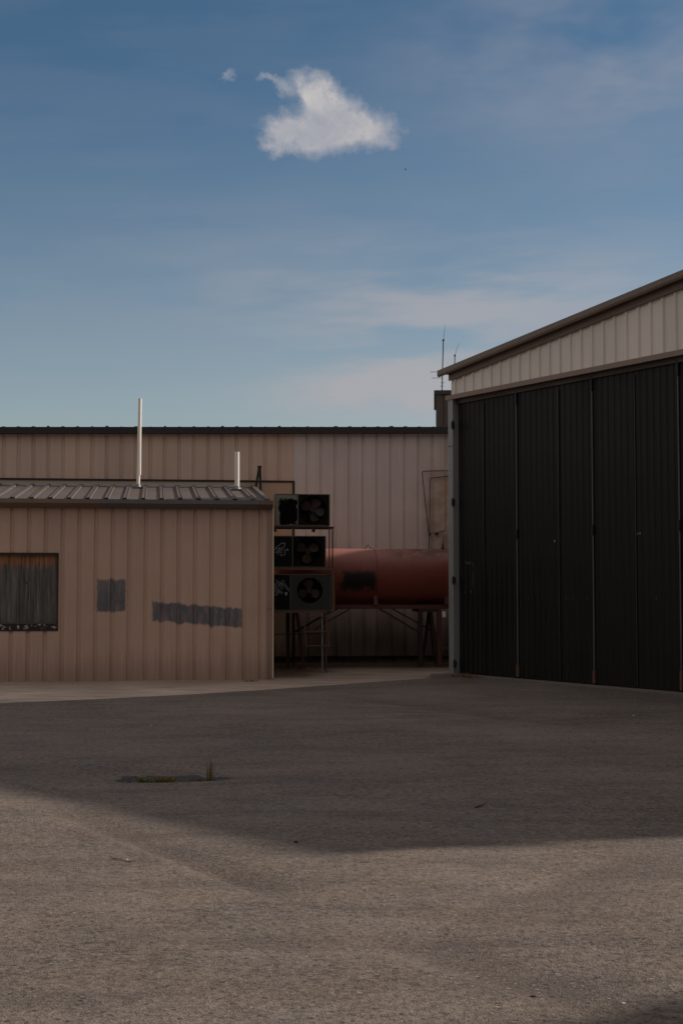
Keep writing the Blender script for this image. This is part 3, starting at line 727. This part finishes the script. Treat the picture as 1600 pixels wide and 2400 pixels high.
t = thing('warehouse', 'tall dark windowless block added unseen behind the viewer to cut low sky light', 'building', G, (0, -9, 0))  # unseen block added behind the camera to hold back low sky light
bm = B(); sheet(bm, ribs(-34, 16, [-34 + .6 * k for k in range(1, 83)], -.05, .09, .05, b=-9), -.05, 15)
box(bm, -34, 16, -30, -9.06, -.05, 14.95); part('wall', bm, tower_m, t, G)
bm = B(); box(bm, -34.2, 16.2, -30.2, -8.8, 14.96, 15.3); part('roof', bm, roof_dark, t, G)

# ------------------------------------------------------------------ tank and its stand
TBc = 2.75; tr = .575; tzc = (S.at(900, 1285, TBc)[1] + S.at(900, 1418, TBc)[1]) / 2
TA0, TA1 = .30, 4.75
t = thing('storage_tank', 'large faded red tank with a black paint patch, lying before the warehouse', 'tank', S, (2.5, TBc, tzc - tr))
bm = B(); rings = []
st = [(-.16, .0), (-.155, .2), (-.13, .36), (-.09, .48), (-.04, .55), (0, .575)]
pf = [(TA0 + x, r) for x, r in st] + [(TA0 + (TA1 - TA0) * k / 8, tr) for k in range(1, 8)] + [(TA1 - x, r) for x, r in reversed(st)]
for x, r in pf: rings.append([bm.verts.new((x, TBc + math.cos(2 * math.pi * j / 56) * max(r, .002), tzc + math.sin(2 * math.pi * j / 56) * max(r, .002))) for j in range(56)])
for q, s_ in zip(rings, rings[1:]):
    for j in range(56): bm.faces.new((q[j], q[(j + 1) % 56], s_[(j + 1) % 56], s_[j]))
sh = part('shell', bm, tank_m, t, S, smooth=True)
for x_ in (S.at(884, 1350, 2.2)[0], TA0 + .02, TA1 - .02):
    bm = B()
    for q in (0,):
        pp = [(x_, TBc + math.cos(2 * math.pi * j / 56) * (tr + .001), tzc + math.sin(2 * math.pi * j / 56) * (tr + .001)) for j in range(57)]
        tube(bm, pp, .0055, 6, cap=False)
    part('weld_seam', bm, dark_rust, t, S, smooth=True)
for x_ in (862, 1100):
    bm = B(); a_, z_ = S.at(x_, 1276, TBc); tube(bm, [(a_ - .085, TBc, tzc + tr - .005), (a_ - .06, TBc, tzc + tr + .008), (a_, TBc, tzc + tr + .078), (a_ + .06, TBc, tzc + tr + .008), (a_ + .085, TBc, tzc + tr - .005)], .009, 8)
    part('lifting_lug', bm, dark_rust, t, S, smooth=True)
a_ = S.at(1037, 1280, TBc)[0]
bm = B(); tube(bm, [(a_, TBc, tzc + tr - .01), (a_, TBc, tzc + tr + .02)], .05, 12, .04); tube(bm, [(a_, TBc, tzc + tr + .02), (a_ + .01, TBc, tzc + tr + .13)], .028, 10, .012)
tube(bm, [(a_ + .01, TBc, tzc + tr + .12), P(1037.5, 1268, TBc), P(1042.5, 1245, TBc + .6), P(1042, 1244, BK - .06)], .009, 8)
part('valve', bm, dark_rust, t, S, smooth=True)

t = thing('tank_stand', 'rusty red steel stand of beams, legs and braces carrying the cylindrical tank', 'stand', S, (2.5, TBc, .05))
zb1 = S.at(900, 1418, TBc - .4)[1]; zb0 = S.at(900, 1427.5, TBc - .4)[1]
for db in (-.40, .40):
    bm = B(); box(bm, .2, 4.85, TBc + db - .04, TBc + db + .04, zb0, zb1 + .004); part('beam', bm, red_steel, t, S)
zl = .02
f0, f1 = TBc - .42, TBc + .42
def leg(p0, p1, b, wd, m=red_steel, nm='leg', to_ground=True):
    a0, z0 = S.at(*p0, b); a1, z1 = S.at(*p1, b)
    if to_ground: z1 = min(z1, .11) - .03
    bm = B(); bar(bm, (a0, b, z0), (a1, b, z1), wd, .07); part(nm, bm, m, t, S)
leg((674, 1427), (675, 1548), f0, .075, dark_rust); leg((688, 1427), (688, 1546), f1, .05, dark_rust)
leg((694, 1427), (712, 1550), f0, .06)
leg((985, 1427), (985, 1546), f0, .085, dark_rust); leg((1028.5, 1427), (1030, 1551), f0, .085)
leg((1005, 1432), (989, 1546), f1, .055, dark_rust); leg((1009, 1432), (1027, 1546), f0 + .08, .055, dark_rust)
leg((1005, 1440), (1018, 1540), f1, .02, dark_rust)
bm = B(); a0, z0 = S.at(982, 1431, f0); a1, _ = S.at(1030, 1431, f0); box(bm, a0, a1, f0 - .03, f1, z0 - .03, zb0 - .002); part('crosshead', bm, dark_rust, t, S)
bm = B(); a0, z0 = S.at(670, 1433, f0); a1, _ = S.at(706, 1433, f0); box(bm, a0, a1, f0 - .03, f1, z0 - .03, zb0 - .002); part('crosshead', bm, dark_rust, t, S)
for p, q, b, w_ in (((889, 1427), (983, 1483), f0 - .02, .035), ((919, 1427), (1026, 1486), f1, .022), ((818, 1428), (738, 1474), f1, .018), ((758, 1443), (690, 1482), f0 - .02, .038), ((790, 1427), (758, 1443), f0 - .02, .038)):
    leg(p, q, b, w_, dark_rust, 'brace', False)
for px_ in (880, 1046, 700):
    a_ = S.at(px_, 1410, 2.3)[0]
    bm = B(); pts = [(-.50, zb1 + .003), (.50, zb1 + .003)] + [(math.cos(q) * (tr + .006) * 1.0, tzc - math.sin(q) * (tr + .006)) for q in [R(30 + 120 * k / 14) for k in range(15)]]
    pts = [(-.50, zb1 + .003), (.50, zb1 + .003)] + [(math.sin(R(48 - 96 * k / 14)) * (tr + .006), tzc - math.cos(R(48 - 96 * k / 14)) * (tr + .006)) for k in range(15)]
    F0 = [bm.verts.new((a_ - .04, TBc + x, z)) for x, z in pts]; F1 = [bm.verts.new((a_ + .04, TBc + x, z)) for x, z in pts]
    bm.faces.new(F0); bm.faces.new(F1[::-1])
    for i in range(len(pts)): j = (i + 1) % len(pts); bm.faces.new((F0[i], F0[j], F1[j], F1[i]))
    part('saddle', bm, red_steel, t, S)
# white can hanging from the beam
b_ = f0 - .06
a_, z_ = S.at(1040.5, 1447, b_); _, z2 = S.at(1040.5, 1433, b_)
t = thing('hanging_can', 'small white can hanging under the tank stand beside the hangar post', 'can', S, (a_, b_, z_))
bm = B(); tube(bm, [(a_, b_, z_), (a_, b_, z_ + .006), (a_, b_, z2 - .006), (a_, b_, z2)], .042, 20); part('body', bm, white_pvc, t, S, smooth=True)
bm = B(); tube(bm, [(a_ - .03, b_, z2), (a_ - .012, b_, zb0 + .01), (a_ + .02, b_, z2)], .006, 6); part('wire', bm, dark_rust, t, S)

# ------------------------------------------------------------------ condenser rack, units and ladder
RBf = 1.40; RD = .55
t = thing('steel_rack', 'thin rusty steel rack carrying three stacked fan units behind the shed corner', 'rack', S, (.7, RBf, 0))
def shelf(y, x1, th=.03):
    z = S.at(700, y, RBf)[1]; a1 = S.at(x1, y, RBf)[0]
    bm = B(); box(bm, .06, a1, RBf - .02, RBf + .03, z - th, z); box(bm, .06, a1, RBf + RD, RBf + RD + .05, z - th, z)
    box(bm, .06, .10, RBf + .03, RBf + RD, z - th, z); box(bm, a1 - .04, a1, RBf + .03, RBf + RD, z - th, z); box(bm, .55, .6, RBf + .03, RBf + RD, z - th, z)
    part('shelf', bm, dark_rust if y < 1300 else rusty, t, S); return z
Z1 = shelf(1234, 782); Z2 = shelf(1331, 783, .04); Z3 = shelf(1432.5, 781, .035)
def post(x, b, z0, z1, w=.03, m=dark_rust, nm='post', x2=None):
    a = S.at(x, 1300, b)[0]; a2 = a if x2 is None else S.at(x2, 1300, b)[0]
    bm = B(); bar(bm, (a, b, z1), (a2, b, z0), w, w); part(nm, bm, m, t, S)
post(771.5, RBf + RD, Z2, Z1, .022, rusty); post(779, RBf + .0, Z2, Z1, .022)
post(781, RBf, Z3 - .03, Z2 - .04, .04, rusty); post(784, RBf + RD, Z3, Z2, .02, rusty)
post(755, RBf, .01, Z3 - .036, .03, galv, 'leg', 755.5); post(762.5, RBf + .10, .02, Z3 - .036, .026, rusty, 'leg', 764.5)
post(636.5, RBf + .0, .0, Z3 - .036, .024, galv, 'leg', 639.0); post(641, RBf + RD, .02, Z3, .03, dark_rust, 'leg')
post(760, RBf + RD, .02, Z3, .02, dark_rust, 'leg')
zc = S.at(700, 1487, RBf + .3)[1]; bm = B(); bar(bm, (.08, RBf + .3, zc), (S.at(755, 1487, RBf + .3)[0], RBf + .3, zc + .01), .02, .02); part('crossbar', bm, dark_rust, t, S)
for x0, y0, x1, y1 in ((764, 1439, 775, 1433), (640, 1246, 650, 1236), (736, 1238, 731, 1246)):
    bm = B(); bar(bm, P(x0, y0, RBf - .03), P(x1, y1, RBf - .03), .035, .03); part('bracket', bm, dark_rust, t, S)
bm = B(); (a0, z0), (a1, z1) = S.at(733, 1240, RBf), S.at(738, 1247, RBf); box(bm, a0, a0 + .045, RBf - .01, RBf + .03, z1, z0); part('bracket', bm, dark_rust, t, S)
bm = B(); a0 = S.at(642, 1240, RBf)[0]; box(bm, a0, a0 + .05, RBf - .01, RBf + .03, z1, z0); part('bracket', bm, dark_rust, t, S)

def ring_plate(bm, a0, a1, z0, z1, b, cx, cz, r, th=.012, seg=48):
    """rectangular plate with a round hole"""
    V = []
    for bb_ in (b, b + th):
        inn, out = [], []
        for k in range(seg):
            q = 2 * math.pi * (k + .5) / seg; dx_, dz_ = math.cos(q), math.sin(q)
            s_ = min(((a1 - cx) if dx_ > 0 else (cx - a0)) / max(abs(dx_), 1e-6), ((z1 - cz) if dz_ > 0 else (cz - z0)) / max(abs(dz_), 1e-6))
            inn.append(bm.verts.new((cx + dx_ * r, bb_, cz + dz_ * r))); out.append(bm.verts.new((cx + dx_ * s_, bb_, cz + dz_ * s_)))
        V.append((inn, out))
        for k in range(seg): j = (k + 1) % seg; bm.faces.new((inn[k], inn[j], out[j], out[k]))
    for k in range(seg): j = (k + 1) % seg; bm.faces.new((V[0][0][k], V[0][0][j], V[1][0][j], V[1][0][k]))
def fan_unit(lab, px, split, py, b, cab, panel, face, fc, fr, blades, tagf=None, square=False):
    (a0, z1), (a1, z0) = S.at(px[0], py[0], b), S.at(px[1], py[1], b); as_ = S.at(split, py[0], b)[0]
    a0 = max(a0, .05)
    t = thing('fan_unit', lab, 'fan unit', S, ((a0 + a1) / 2, b, z0), 'fan units stacked in the steel rack')
    d = .5; e = .018
    bm = B()
    box(bm, a0, a1, b, b + d, z1 - e, z1); box(bm, a0, a1, b, b + d, z0, z0 + e); box(bm, a0, a0 + e, b, b + d, z0 + e, z1 - e); box(bm, a1 - e, a1, b, b + d, z0 + e, z1 - e)
    box(bm, a0 + e, a1 - e, b + d - .02, b + d, z0 + e, z1 - e); box(bm, as_ - e / 2, as_ + e / 2, b - .001, b + d - .03, z0 + e, z1 - e)
    part('cabinet', bm, cab, t, S)
    bm = B(); box(bm, a0 + e, as_ - e / 2, b + .006, b + .02, z0 + e, z1 - e); pn = part('side_panel', bm, panel, t, S)
    bm = B(); cx, cz = S.at(*fc, b); r = fr * (S.at(1, 0, b)[0] - S.at(0, 0, b)[0])
    q = ring_plate(bm, as_ + e / 2, a1 - e, z0 + e, z1 - e, b + .008, cx, cz, r); part('fan_face', bm, face, t, S)
    bm = B(); tube(bm, [(cx, b + .02, cz), (cx, b + .2, cz)], r, 40, cap=False)
    bm.faces.new([bm.verts.new((as_ + e, b + .3, z)) if k == 0 else bm.verts.new((a1 - e, b + .3, z)) for k, z in ((0, z0 + e), (1, z0 + e), (1, z1 - e), (0, z1 - e))])
    part('shroud', bm, fan_dark, t, S, smooth=True)
    bm = B(); tube(bm, [(cx, b + .07, cz), (cx, b + .22, cz)], .055, 16); fan = part('fan', bm, dark_rust, t, S, smooth=True)
    for ang, colr in blades:
        bm = B(); A_ = R(ang); rr_ = r * .92; N = 18; top_ = []; bot_ = []
        for k in range(N):
            q = 2 * math.pi * k / N; lx = rr_ * (.56 + .40 * math.cos(q)); ly = rr_ * .37 * math.sin(q) * (1 + .25 * math.cos(q))
            x_ = lx * math.cos(A_) - ly * math.sin(A_); z_ = lx * math.sin(A_) + ly * math.cos(A_)
            y_ = b + .12 + ly * .45
            top_.append(bm.verts.new((cx + x_, y_, cz + z_))); bot_.append(bm.verts.new((cx + x_, y_ + .006, cz + z_)))
        bm.faces.new(top_); bm.faces.new(bot_[::-1])
        for k in range(N): bm.faces.new((top_[k], top_[(k + 1) % N], bot_[(k + 1) % N], bot_[k]))
        part('blade', bm, colr, t, S, parent=fan)
    bm = B()
    for k in range(1, 5): tube(bm, [(cx + math.cos(q_ * math.pi / 12) * r * k / 4.6, b + .004, cz + math.sin(q_ * math.pi / 12) * r * k / 4.6) for q_ in range(25)], .0018, 4, cap=False)
    for q_ in range(8): tube(bm, [(cx, b + .006, cz), (cx + math.cos(q_ * math.pi / 4) * r, b + .006, cz + math.sin(q_ * math.pi / 4) * r)], .0022, 4)
    part('guard', bm, dark_rust, t, S)
    if tagf:
        for strokes, rad, m_, lb in tagf:
            bm = B()
            for pts in strokes: stroke(bm, pts, S, b + .004, rad)
            part('graffiti', bm, m_, t, S, parent=pn, label=lb)
    return t
bl1 = paint('green_grey_blade', (.038, .045, .040), rough=.7); bl2 = paint('brown_blade', (.05, .034, .028), rough=.7); bl3 = paint('yellow_brown_blade', (.068, .046, .024), rough=.7); bl4 = paint('dark_red_blade', (.045, .022, .018), rough=.7)
rustface = paint('rusted_fan_face', (.010, .007, .006), var=.4, rough=.85, spec=.15, rust=.62, rustcol=(.06, .022, .010))
a_u = S.at(647, 1180, RBf)[0]
# panel-local limits of the black sprayed blob on the top unit
(ba0, bz1), (bz_, bz0) = S.at(657, 1173, RBf), S.at(694, 1228, RBf)
c1 = (S.at(645, 1157, RBf)[0] + S.at(773, 1157, RBf)[0]) / 2; z1_ = S.at(773, 1233, RBf)[1]
blob = (ba0 - c1 - .03, bz_ - c1 + .035, bz0 - z1_ - .02, bz1 - z1_ + .035)
fan_unit('top fan unit of the stack, grey panel with a black spray blob', (645, 773), 698, (1157, 1233), RBf, green_cab, grey_cab('mottled_grey_panel', blob), rustface, (734, 1194), 33, [(150, bl2), (-12, bl1), (-75, bl2), (65, bl4)])
TR = [[(643.5, 1288.5), (651, 1279), (657, 1277)], [(648.5, 1280), (649, 1290), (651.5, 1301)], [(653.5, 1283), (653, 1293), (652.5, 1296)], [(654, 1284), (656.5, 1285), (656, 1289), (653.5, 1290), (657, 1297)],
      [(660, 1282), (659, 1288), (659, 1295), (662, 1295)], [(659.5, 1288.5), (661.5, 1288)], [(668, 1279), (664.5, 1281), (664, 1286), (667, 1290), (668.5, 1296), (667, 1301), (662, 1300.5)],
      [(656, 1276), (659, 1273.5), (663, 1272.5), (668, 1273.5), (668.5, 1275), (665, 1276.5)], [(670, 1288), (676, 1290)], [(672, 1286), (675, 1289), (672, 1290.5)], [(643.5, 1294), (646, 1297), (647.5, 1294), (644.5, 1293.5)],
      [(656, 1300), (661, 1299.5)], [(657, 1303), (661, 1302.8)]]
fan_unit('middle fan unit of the stack, black panel with a thin white handwritten tag', (636, 763.5), 685.5, (1255.5, 1330.5), RBf, green_cab, black_panel, rustface, (722, 1292), 33, [(150, bl2), (30, bl4), (-95, bl3)],
         [(TR, .0048, tagpaint, 'thin white handwritten tag')])
BL = [[(634, 1370), (634.5, 1364), (638, 1362), (640.5, 1368), (641, 1375), (644, 1384), (648, 1391), (650, 1395)], [(634, 1375), (636, 1382), (638, 1388), (641, 1393), (646, 1395.5), (650, 1393), (650, 1388), (647, 1382), (642, 1374), (639, 1369), (637, 1372), (637.5, 1380)],
      [(637, 1380), (640, 1384), (643, 1389), (640.5, 1388), (641, 1385)], [(642, 1366), (645, 1372), (649, 1379), (653, 1386), (657, 1390), (661.5, 1392), (662, 1389)], [(646.5, 1368), (649, 1365), (652, 1370), (655, 1376), (656, 1374), (651, 1367), (648, 1362)],
      [(646.5, 1369), (648.5, 1376), (653, 1384), (658, 1390)], [(648, 1362), (652, 1362), (656, 1368), (660, 1375), (662.5, 1381), (659, 1379.5), (656, 1378)], [(656, 1362), (658, 1367), (661, 1372), (664, 1377)],
      [(657, 1365), (661, 1368.5)], [(661, 1371), (660.5, 1364), (662, 1359.5), (665, 1360.5), (666, 1366)], [(663, 1368), (668, 1375), (673, 1382), (678, 1386.5)], [(664, 1366), (669, 1371), (674, 1377), (677, 1384)],
      [(650.5, 1388), (653, 1386.5), (655, 1389), (653, 1391), (650.5, 1389.5)], [(646, 1360), (648, 1358.5)], [(655, 1382), (660, 1387), (663, 1391)]]
DOT = [[(668, 1390), (671, 1389), (671.5, 1393), (669.5, 1395), (668, 1392)], [(669, 1391), (670, 1394)]]
dimtag = paint('grey_white_marker', (.26, .26, .27), var=.4, rough=.7)
fan_unit('bottom fan unit of the stack, with white bubble scribble and a dark green face', (636, 777), 680.5, (1345.5, 1431.5), RBf, green_cab, black_panel, paint('dark_green_face', (.020, .025, .021), var=.3, rough=.6, rust=.1), (726, 1384), 31, [(95, bl2), (205, bl2), (-25, bl4)],
         [(BL, .0058, dimtag, 'tangled white bubble scribble'), (DOT, .016, paint('cream_splat', (.42, .42, .30)), 'cream paint splat')])

t = thing('ladder', 'short rusty ladder hanging from the fan unit rack', 'ladder', S, (1.0, RBf - .05, Z3 - .8))
lb_ = RBf - .045
bm = B(); bar(bm, P(709.5, 1434, lb_), P(719.5, 1517, lb_), .022, .03); part('rail', bm, rusty, t, S)
bm = B(); bar(bm, P(762.5, 1434, lb_), P(771.5, 1517, lb_), .022, .03); part('rail', bm, rusty, t, S)
for y_, x0, x1 in ((1445.5, 712, 763), (1481.5, 716.5, 767), (1514.5, 719.5, 771)):
    bm = B(); tube(bm, [P(x0, y_, lb_), P(x1, y_ - .7, lb_)], .011, 8); part('rung', bm, rusty, t, S)

# ------------------------------------------------------------------ weeds, litter and small things
def leafmat(name, c1, c2):
    m, n, i = material(name, .7, spec=.3); n.put(n.mix(n.noise(n.co(), 30, 2), c1, c2), i['Base Color']); return m
wg = leafmat('weed_green', (.09, .14, .02), (.17, .21, .035)); wy_ = leafmat('weed_olive', (.16, .14, .03), (.22, .17, .04)); wd2 = leafmat('dry_grass', (.20, .13, .05), (.13, .08, .03))
def tuft(name, lab, cat, p, hgt, spread, nbl, mat, lean=.25, group=None, wide=.006, seed=1, sx=1.0):
    rr_ = random.Random(seed); bm = B()
    for k in range(nbl):
        x0 = rr_.uniform(-spread, spread) * sx; y0 = rr_.uniform(-spread, spread) * .5; h = hgt * rr_.uniform(.45, 1); an = rr_.uniform(0, 6.28); le = h * lean * rr_.uniform(.2, 1.6)
        q = rr_.uniform(0, 3.14); wx_ = math.cos(q) * wide; wy__ = math.sin(q) * wide; pr_ = None
        for i_ in range(4):
            f = i_ / 3; c = Vector((x0 + math.cos(an) * le * f * f, y0 + math.sin(an) * le * f * f, h * f - .01)); s_ = (1 - f * .85)
            cur = (bm.verts.new(c + Vector((wx_ * s_, wy__ * s_, 0))), bm.verts.new(c - Vector((wx_ * s_, wy__ * s_, 0))))
            if pr_: bm.faces.new((pr_[0], pr_[1], cur[1], cur[0]))
            pr_ = cur
    fr_ = Frame((p[0], p[1], 0), (1, 0), (0, 1)); z = asphalt_h(p[0], p[1]) + .012 if p[1] < edge_y(p[0]) else slope_h(p[0], p[1]) - .02
    bmesh.ops.translate(bm, verts=bm.verts, vec=(0, 0, z))
    o = part(name, bm, mat, frame=fr_, origin=(0, 0, z)); tag(o, lab, cat, group); return o
WG = 'weeds in the sunken spot of the apron'
tuft('weed', 'brightest green weed tuft low at the left end of the sunken spot', 'weed', g2(340, 1829), .06, .06, 150, wg, .8, WG, .006, 1)
tuft('weed', 'small olive weed tuft just behind the brightest green one', 'weed', g2(330, 1820), .05, .045, 60, wy_, .8, WG, .005, 2)
tuft('weed', 'wide olive weed cushion in the middle of the sunken spot', 'weed', g2(384, 1822), .075, .08, 160, wy_, .7, WG, .006, 3)
tuft('weed', 'thin sparse weed right of the middle of the sunken spot', 'weed', g2(444, 1825), .055, .035, 26, wy_, .6, WG, .004, 4)
tuft('weed', 'low yellowing weed at the foot of the tall grass', 'weed', g2(474, 1825), .06, .045, 40, wd2, 1.2, WG, .004, 5)
tuft('grass_tuft', 'tall thin upright grass tuft at the right end of the sunken spot', 'grass', g2(493, 1824), .24, .03, 26, leafmat('tall_grass', (.17, .13, .04), (.22, .16, .055)), .13, WG, .0035, 6)
tuft('weed', 'dry orange weed at the foot of the grey hangar post', 'weed', g2(1078, 1588), .10, .17, 120, wd2, .9, None, .006, 7)
tuft('weed', 'dry orange weed at the sill a little right of the hangar post', 'weed', g2(1104, 1591), .09, .13, 90, wd2, .9, None, .006, 8)
tuft('weed', 'small orange weed at the foot of the shed wall near its right corner', 'weed', g2(588, 1596), .06, .12, 70, leafmat('orange_weed', (.30, .16, .05), (.22, .12, .04)), 1.0, None, .006, 9)
# dark crumbled soil and grit in the sunken spot
bm = B(); rr = random.Random(5)
def pebble(bm, x, y, z, r, rr):
    m_ = Matrix.Translation((x, y, z)) @ Matrix.Rotation(rr.uniform(0, 6), 4, 'Z') @ Matrix.Diagonal((r * rr.uniform(.8, 1.5), r, r * rr.uniform(.4, .8), 1))
    bmesh.ops.create_icosphere(bm, subdivisions=1, radius=1, matrix=m_)
for k in range(420):
    u = rr.gauss(0, .42); v_ = rr.gauss(0, .45)
    if abs(u) > .62 or abs(v_) > .9: continue
    x, y = hole.x + u * .75 + .02, hole.y - .02 + v_ * .30; pebble(bm, x, y, asphalt_h(x, y) + .013, rr.uniform(.004, .013), rr)
soilm = leafmat('dark_soil', (.018, .016, .018), (.05, .042, .040))
o = part('soil_crumbs', bm, soilm); tag(o, 'dark crumbled soil and grit lying in the sunken spot', 'soil', kind='stuff')
def soil_sheet():
    bm = B(); c = bm.verts.new((hole.x, hole.y, asphalt_h(hole.x, hole.y) + .017)); prev = []; N = 60
    for ring in (.35, .7, 1.0):
        cur = []
        for k in range(N):
            q = 2 * math.pi * k / N; r = ring * (1 + .35 * mnoise.noise((math.cos(q) * 2.4, math.sin(q) * 2.4, 3)))
            x = hole.x + .0 + math.cos(q) * .52 * r; y = hole.y - .0 + math.sin(q) * .27 * r
            cur.append(bm.verts.new((x, y, asphalt_h(x, y) + (.017 if ring < .9 else .0125))))
        if not prev:
            for k in range(N): bm.faces.new((c, cur[k], cur[(k + 1) % N]))
        else:
            for k in range(N): bm.faces.new((prev[k], cur[k], cur[(k + 1) % N], prev[(k + 1) % N]))
        prev = cur
    return bm
o = part('soil', soil_sheet(), leafmat('damp_soil', (.022, .020, .022), (.055, .047, .045))); tag(o, 'damp dark soil in the sunken spot of the apron', kind='structure')
# leaf litter near the rack
bm = B(); rr = random.Random(9)
for k in range(900):
    a_ = rr.uniform(.02, 1.35) if k % 3 else rr.uniform(.5, 1.15); b2 = rr.gauss(1.45, .35) if k % 2 else rr.gauss(2.2, .5)
    if b2 < .3 or b2 > 3.7: continue
    p = S.o + S.u * a_ + S.n * b2; z = slope_h(p.x, p.y) - .005; q = rr.uniform(0, 6.28); s_ = rr.uniform(.006, .017); tl = rr.uniform(-.6, .6)
    dx_, dy_ = math.cos(q) * s_, math.sin(q) * s_
    bm.faces.new([bm.verts.new(c) for c in ((p.x - dx_, p.y - dy_, z), (p.x + dy_ * .6, p.y - dx_ * .6, z + s_ * .5), (p.x + dx_, p.y + dy_, z + s_ * tl + .006), (p.x - dy_ * .6, p.y + dx_ * .6, z + s_ * .3))])
o = part('leaf_litter', bm, leafmat('dead_leaves', (.32, .17, .06), (.16, .09, .04))); tag(o, 'dry orange leaf litter on the ground under the fan units', 'leaves', kind='stuff')
# moss strip at the warehouse foot
bm = B(); rr = random.Random(11)
for k in range(1500):
    a_ = rr.uniform(2.6, 4.6) if k % 3 else rr.uniform(.1, 4.6); b2 = BK - abs(rr.gauss(.05, .12))
    p = S.o + S.u * a_ + S.n * b2; z = slope_h(p.x, p.y) - .02; h = rr.uniform(.02, .09); q = rr.uniform(0, 6.28); w_ = .007
    bm.faces.new([bm.verts.new(c) for c in ((p.x - math.cos(q) * w_, p.y - math.sin(q) * w_, z), (p.x + math.cos(q) * w_, p.y + math.sin(q) * w_, z), (p.x + rr.uniform(-.03, .03), p.y + rr.uniform(-.03, .03), z + h))])
o = part('moss', bm, leafmat('olive_moss', (.10, .085, .02), (.17, .10, .03))); tag(o, 'olive and rusty weeds growing along the warehouse foot', 'weeds', kind='stuff')
# sticks and stones
def stick(lab, pts, r, m):
    bm = B(); q = [ground(x, y) for x, y in pts]; q = [Vector((v.x, v.y, asphalt_h(v.x, v.y) + .012 + r + dz)) for v, dz in zip(q, (0, .004, .0, .012)[:len(q)])]
    tube(bm, q, r, 6, r * .5); o = part('stick', bm, m, frame=G); o.location = (0, 0, 0)
    return tag(o, lab, 'stick')
dkw = leafmat('dark_twig', (.02, .016, .014), (.04, .032, .026))
stick('dark curved stick lying in the shade on the apron', [(1113, 1900), (1124, 1898), (1133, 1895), (1140, 1891)], .005, dkw)
stick('long faint twig on the sunlit asphalt at the left', [(262, 2018), (280, 2021), (300, 2026), (316, 2028)], .0022, leafmat('brown_twig', (.07, .055, .045), (.10, .08, .065)))
def stone(lab, px, py, r, m):
    v = ground(px, py); bm = B(); pebble(bm, v.x, v.y, asphalt_h(v.x, v.y) + .012 + r * .3, r, random.Random(px)); return tag(part('stone', bm, m), lab, 'stone')
stone('small dark stone at the edge of the long shadow', 693, 1979, .014, dkw)
palem = leafmat('pale_stone', (.5, .48, .45), (.6, .57, .52))
stone('small white pebble on the asphalt left of the sunken spot', 355, 1705, .012, palem)
stone('white pebble on the shaded apron near the black doors', 1484, 1681, .014, palem)
stone('tiny white pebble nearest the black doors', 1488, 1643, .010, palem)
stone('pale pebble on the near sunlit asphalt', 1460, 2357, .008, palem)
stone('dark pebble on the sunlit asphalt by the near groove', 1249, 2338, .011, dkw)
stone('pale grey pebble beside the long twig', 297, 2021, .008, palem)
# distant bird
bp = Vector(ray(950, 397)).normalized() * 220 + Vector((0, 0, CH))
bm = B(); tube(bm, [bp + Vector((-.16, 0, -.03)), bp + Vector((-.06, 0, 0)), bp + Vector((.06, 0, .015)), bp + Vector((.15, 0, .03))], .035, 10, .02)
for s_ in (-1, 1):
    r0 = [bp + Vector((-.05, 0, .01)), bp + Vector((.06, 0, .02))]; r1 = [bp + Vector((-.05, .16 * s_, .12)), bp + Vector((.07, .16 * s_, .13))]; r2 = [bp + Vector((-.09, .32 * s_, .08)), bp + Vector((-.02, .34 * s_, .09))]
    a, b, c, d_, e, f = [bm.verts.new(q) for q in (*r0, *r1, *r2)]; bm.faces.new((a, b, d_, c)); bm.faces.new((c, d_, f, e))
o = part('bird', bm, black_iron, frame=Frame((bp.x, bp.y, 0), (1, 0), (0, 1)), origin=(0, 0, bp.z)); 
# vertices were given in world coordinates: shift into the bird's own frame
for v in o.data.vertices: v.co -= Vector((bp.x, bp.y, 0))
tag(o, 'tiny dark bird in the blue sky below the white cloud', 'bird')

sc.render.engine = 'CYCLES'
sc.render.resolution_x = 682; sc.render.resolution_y = 1024
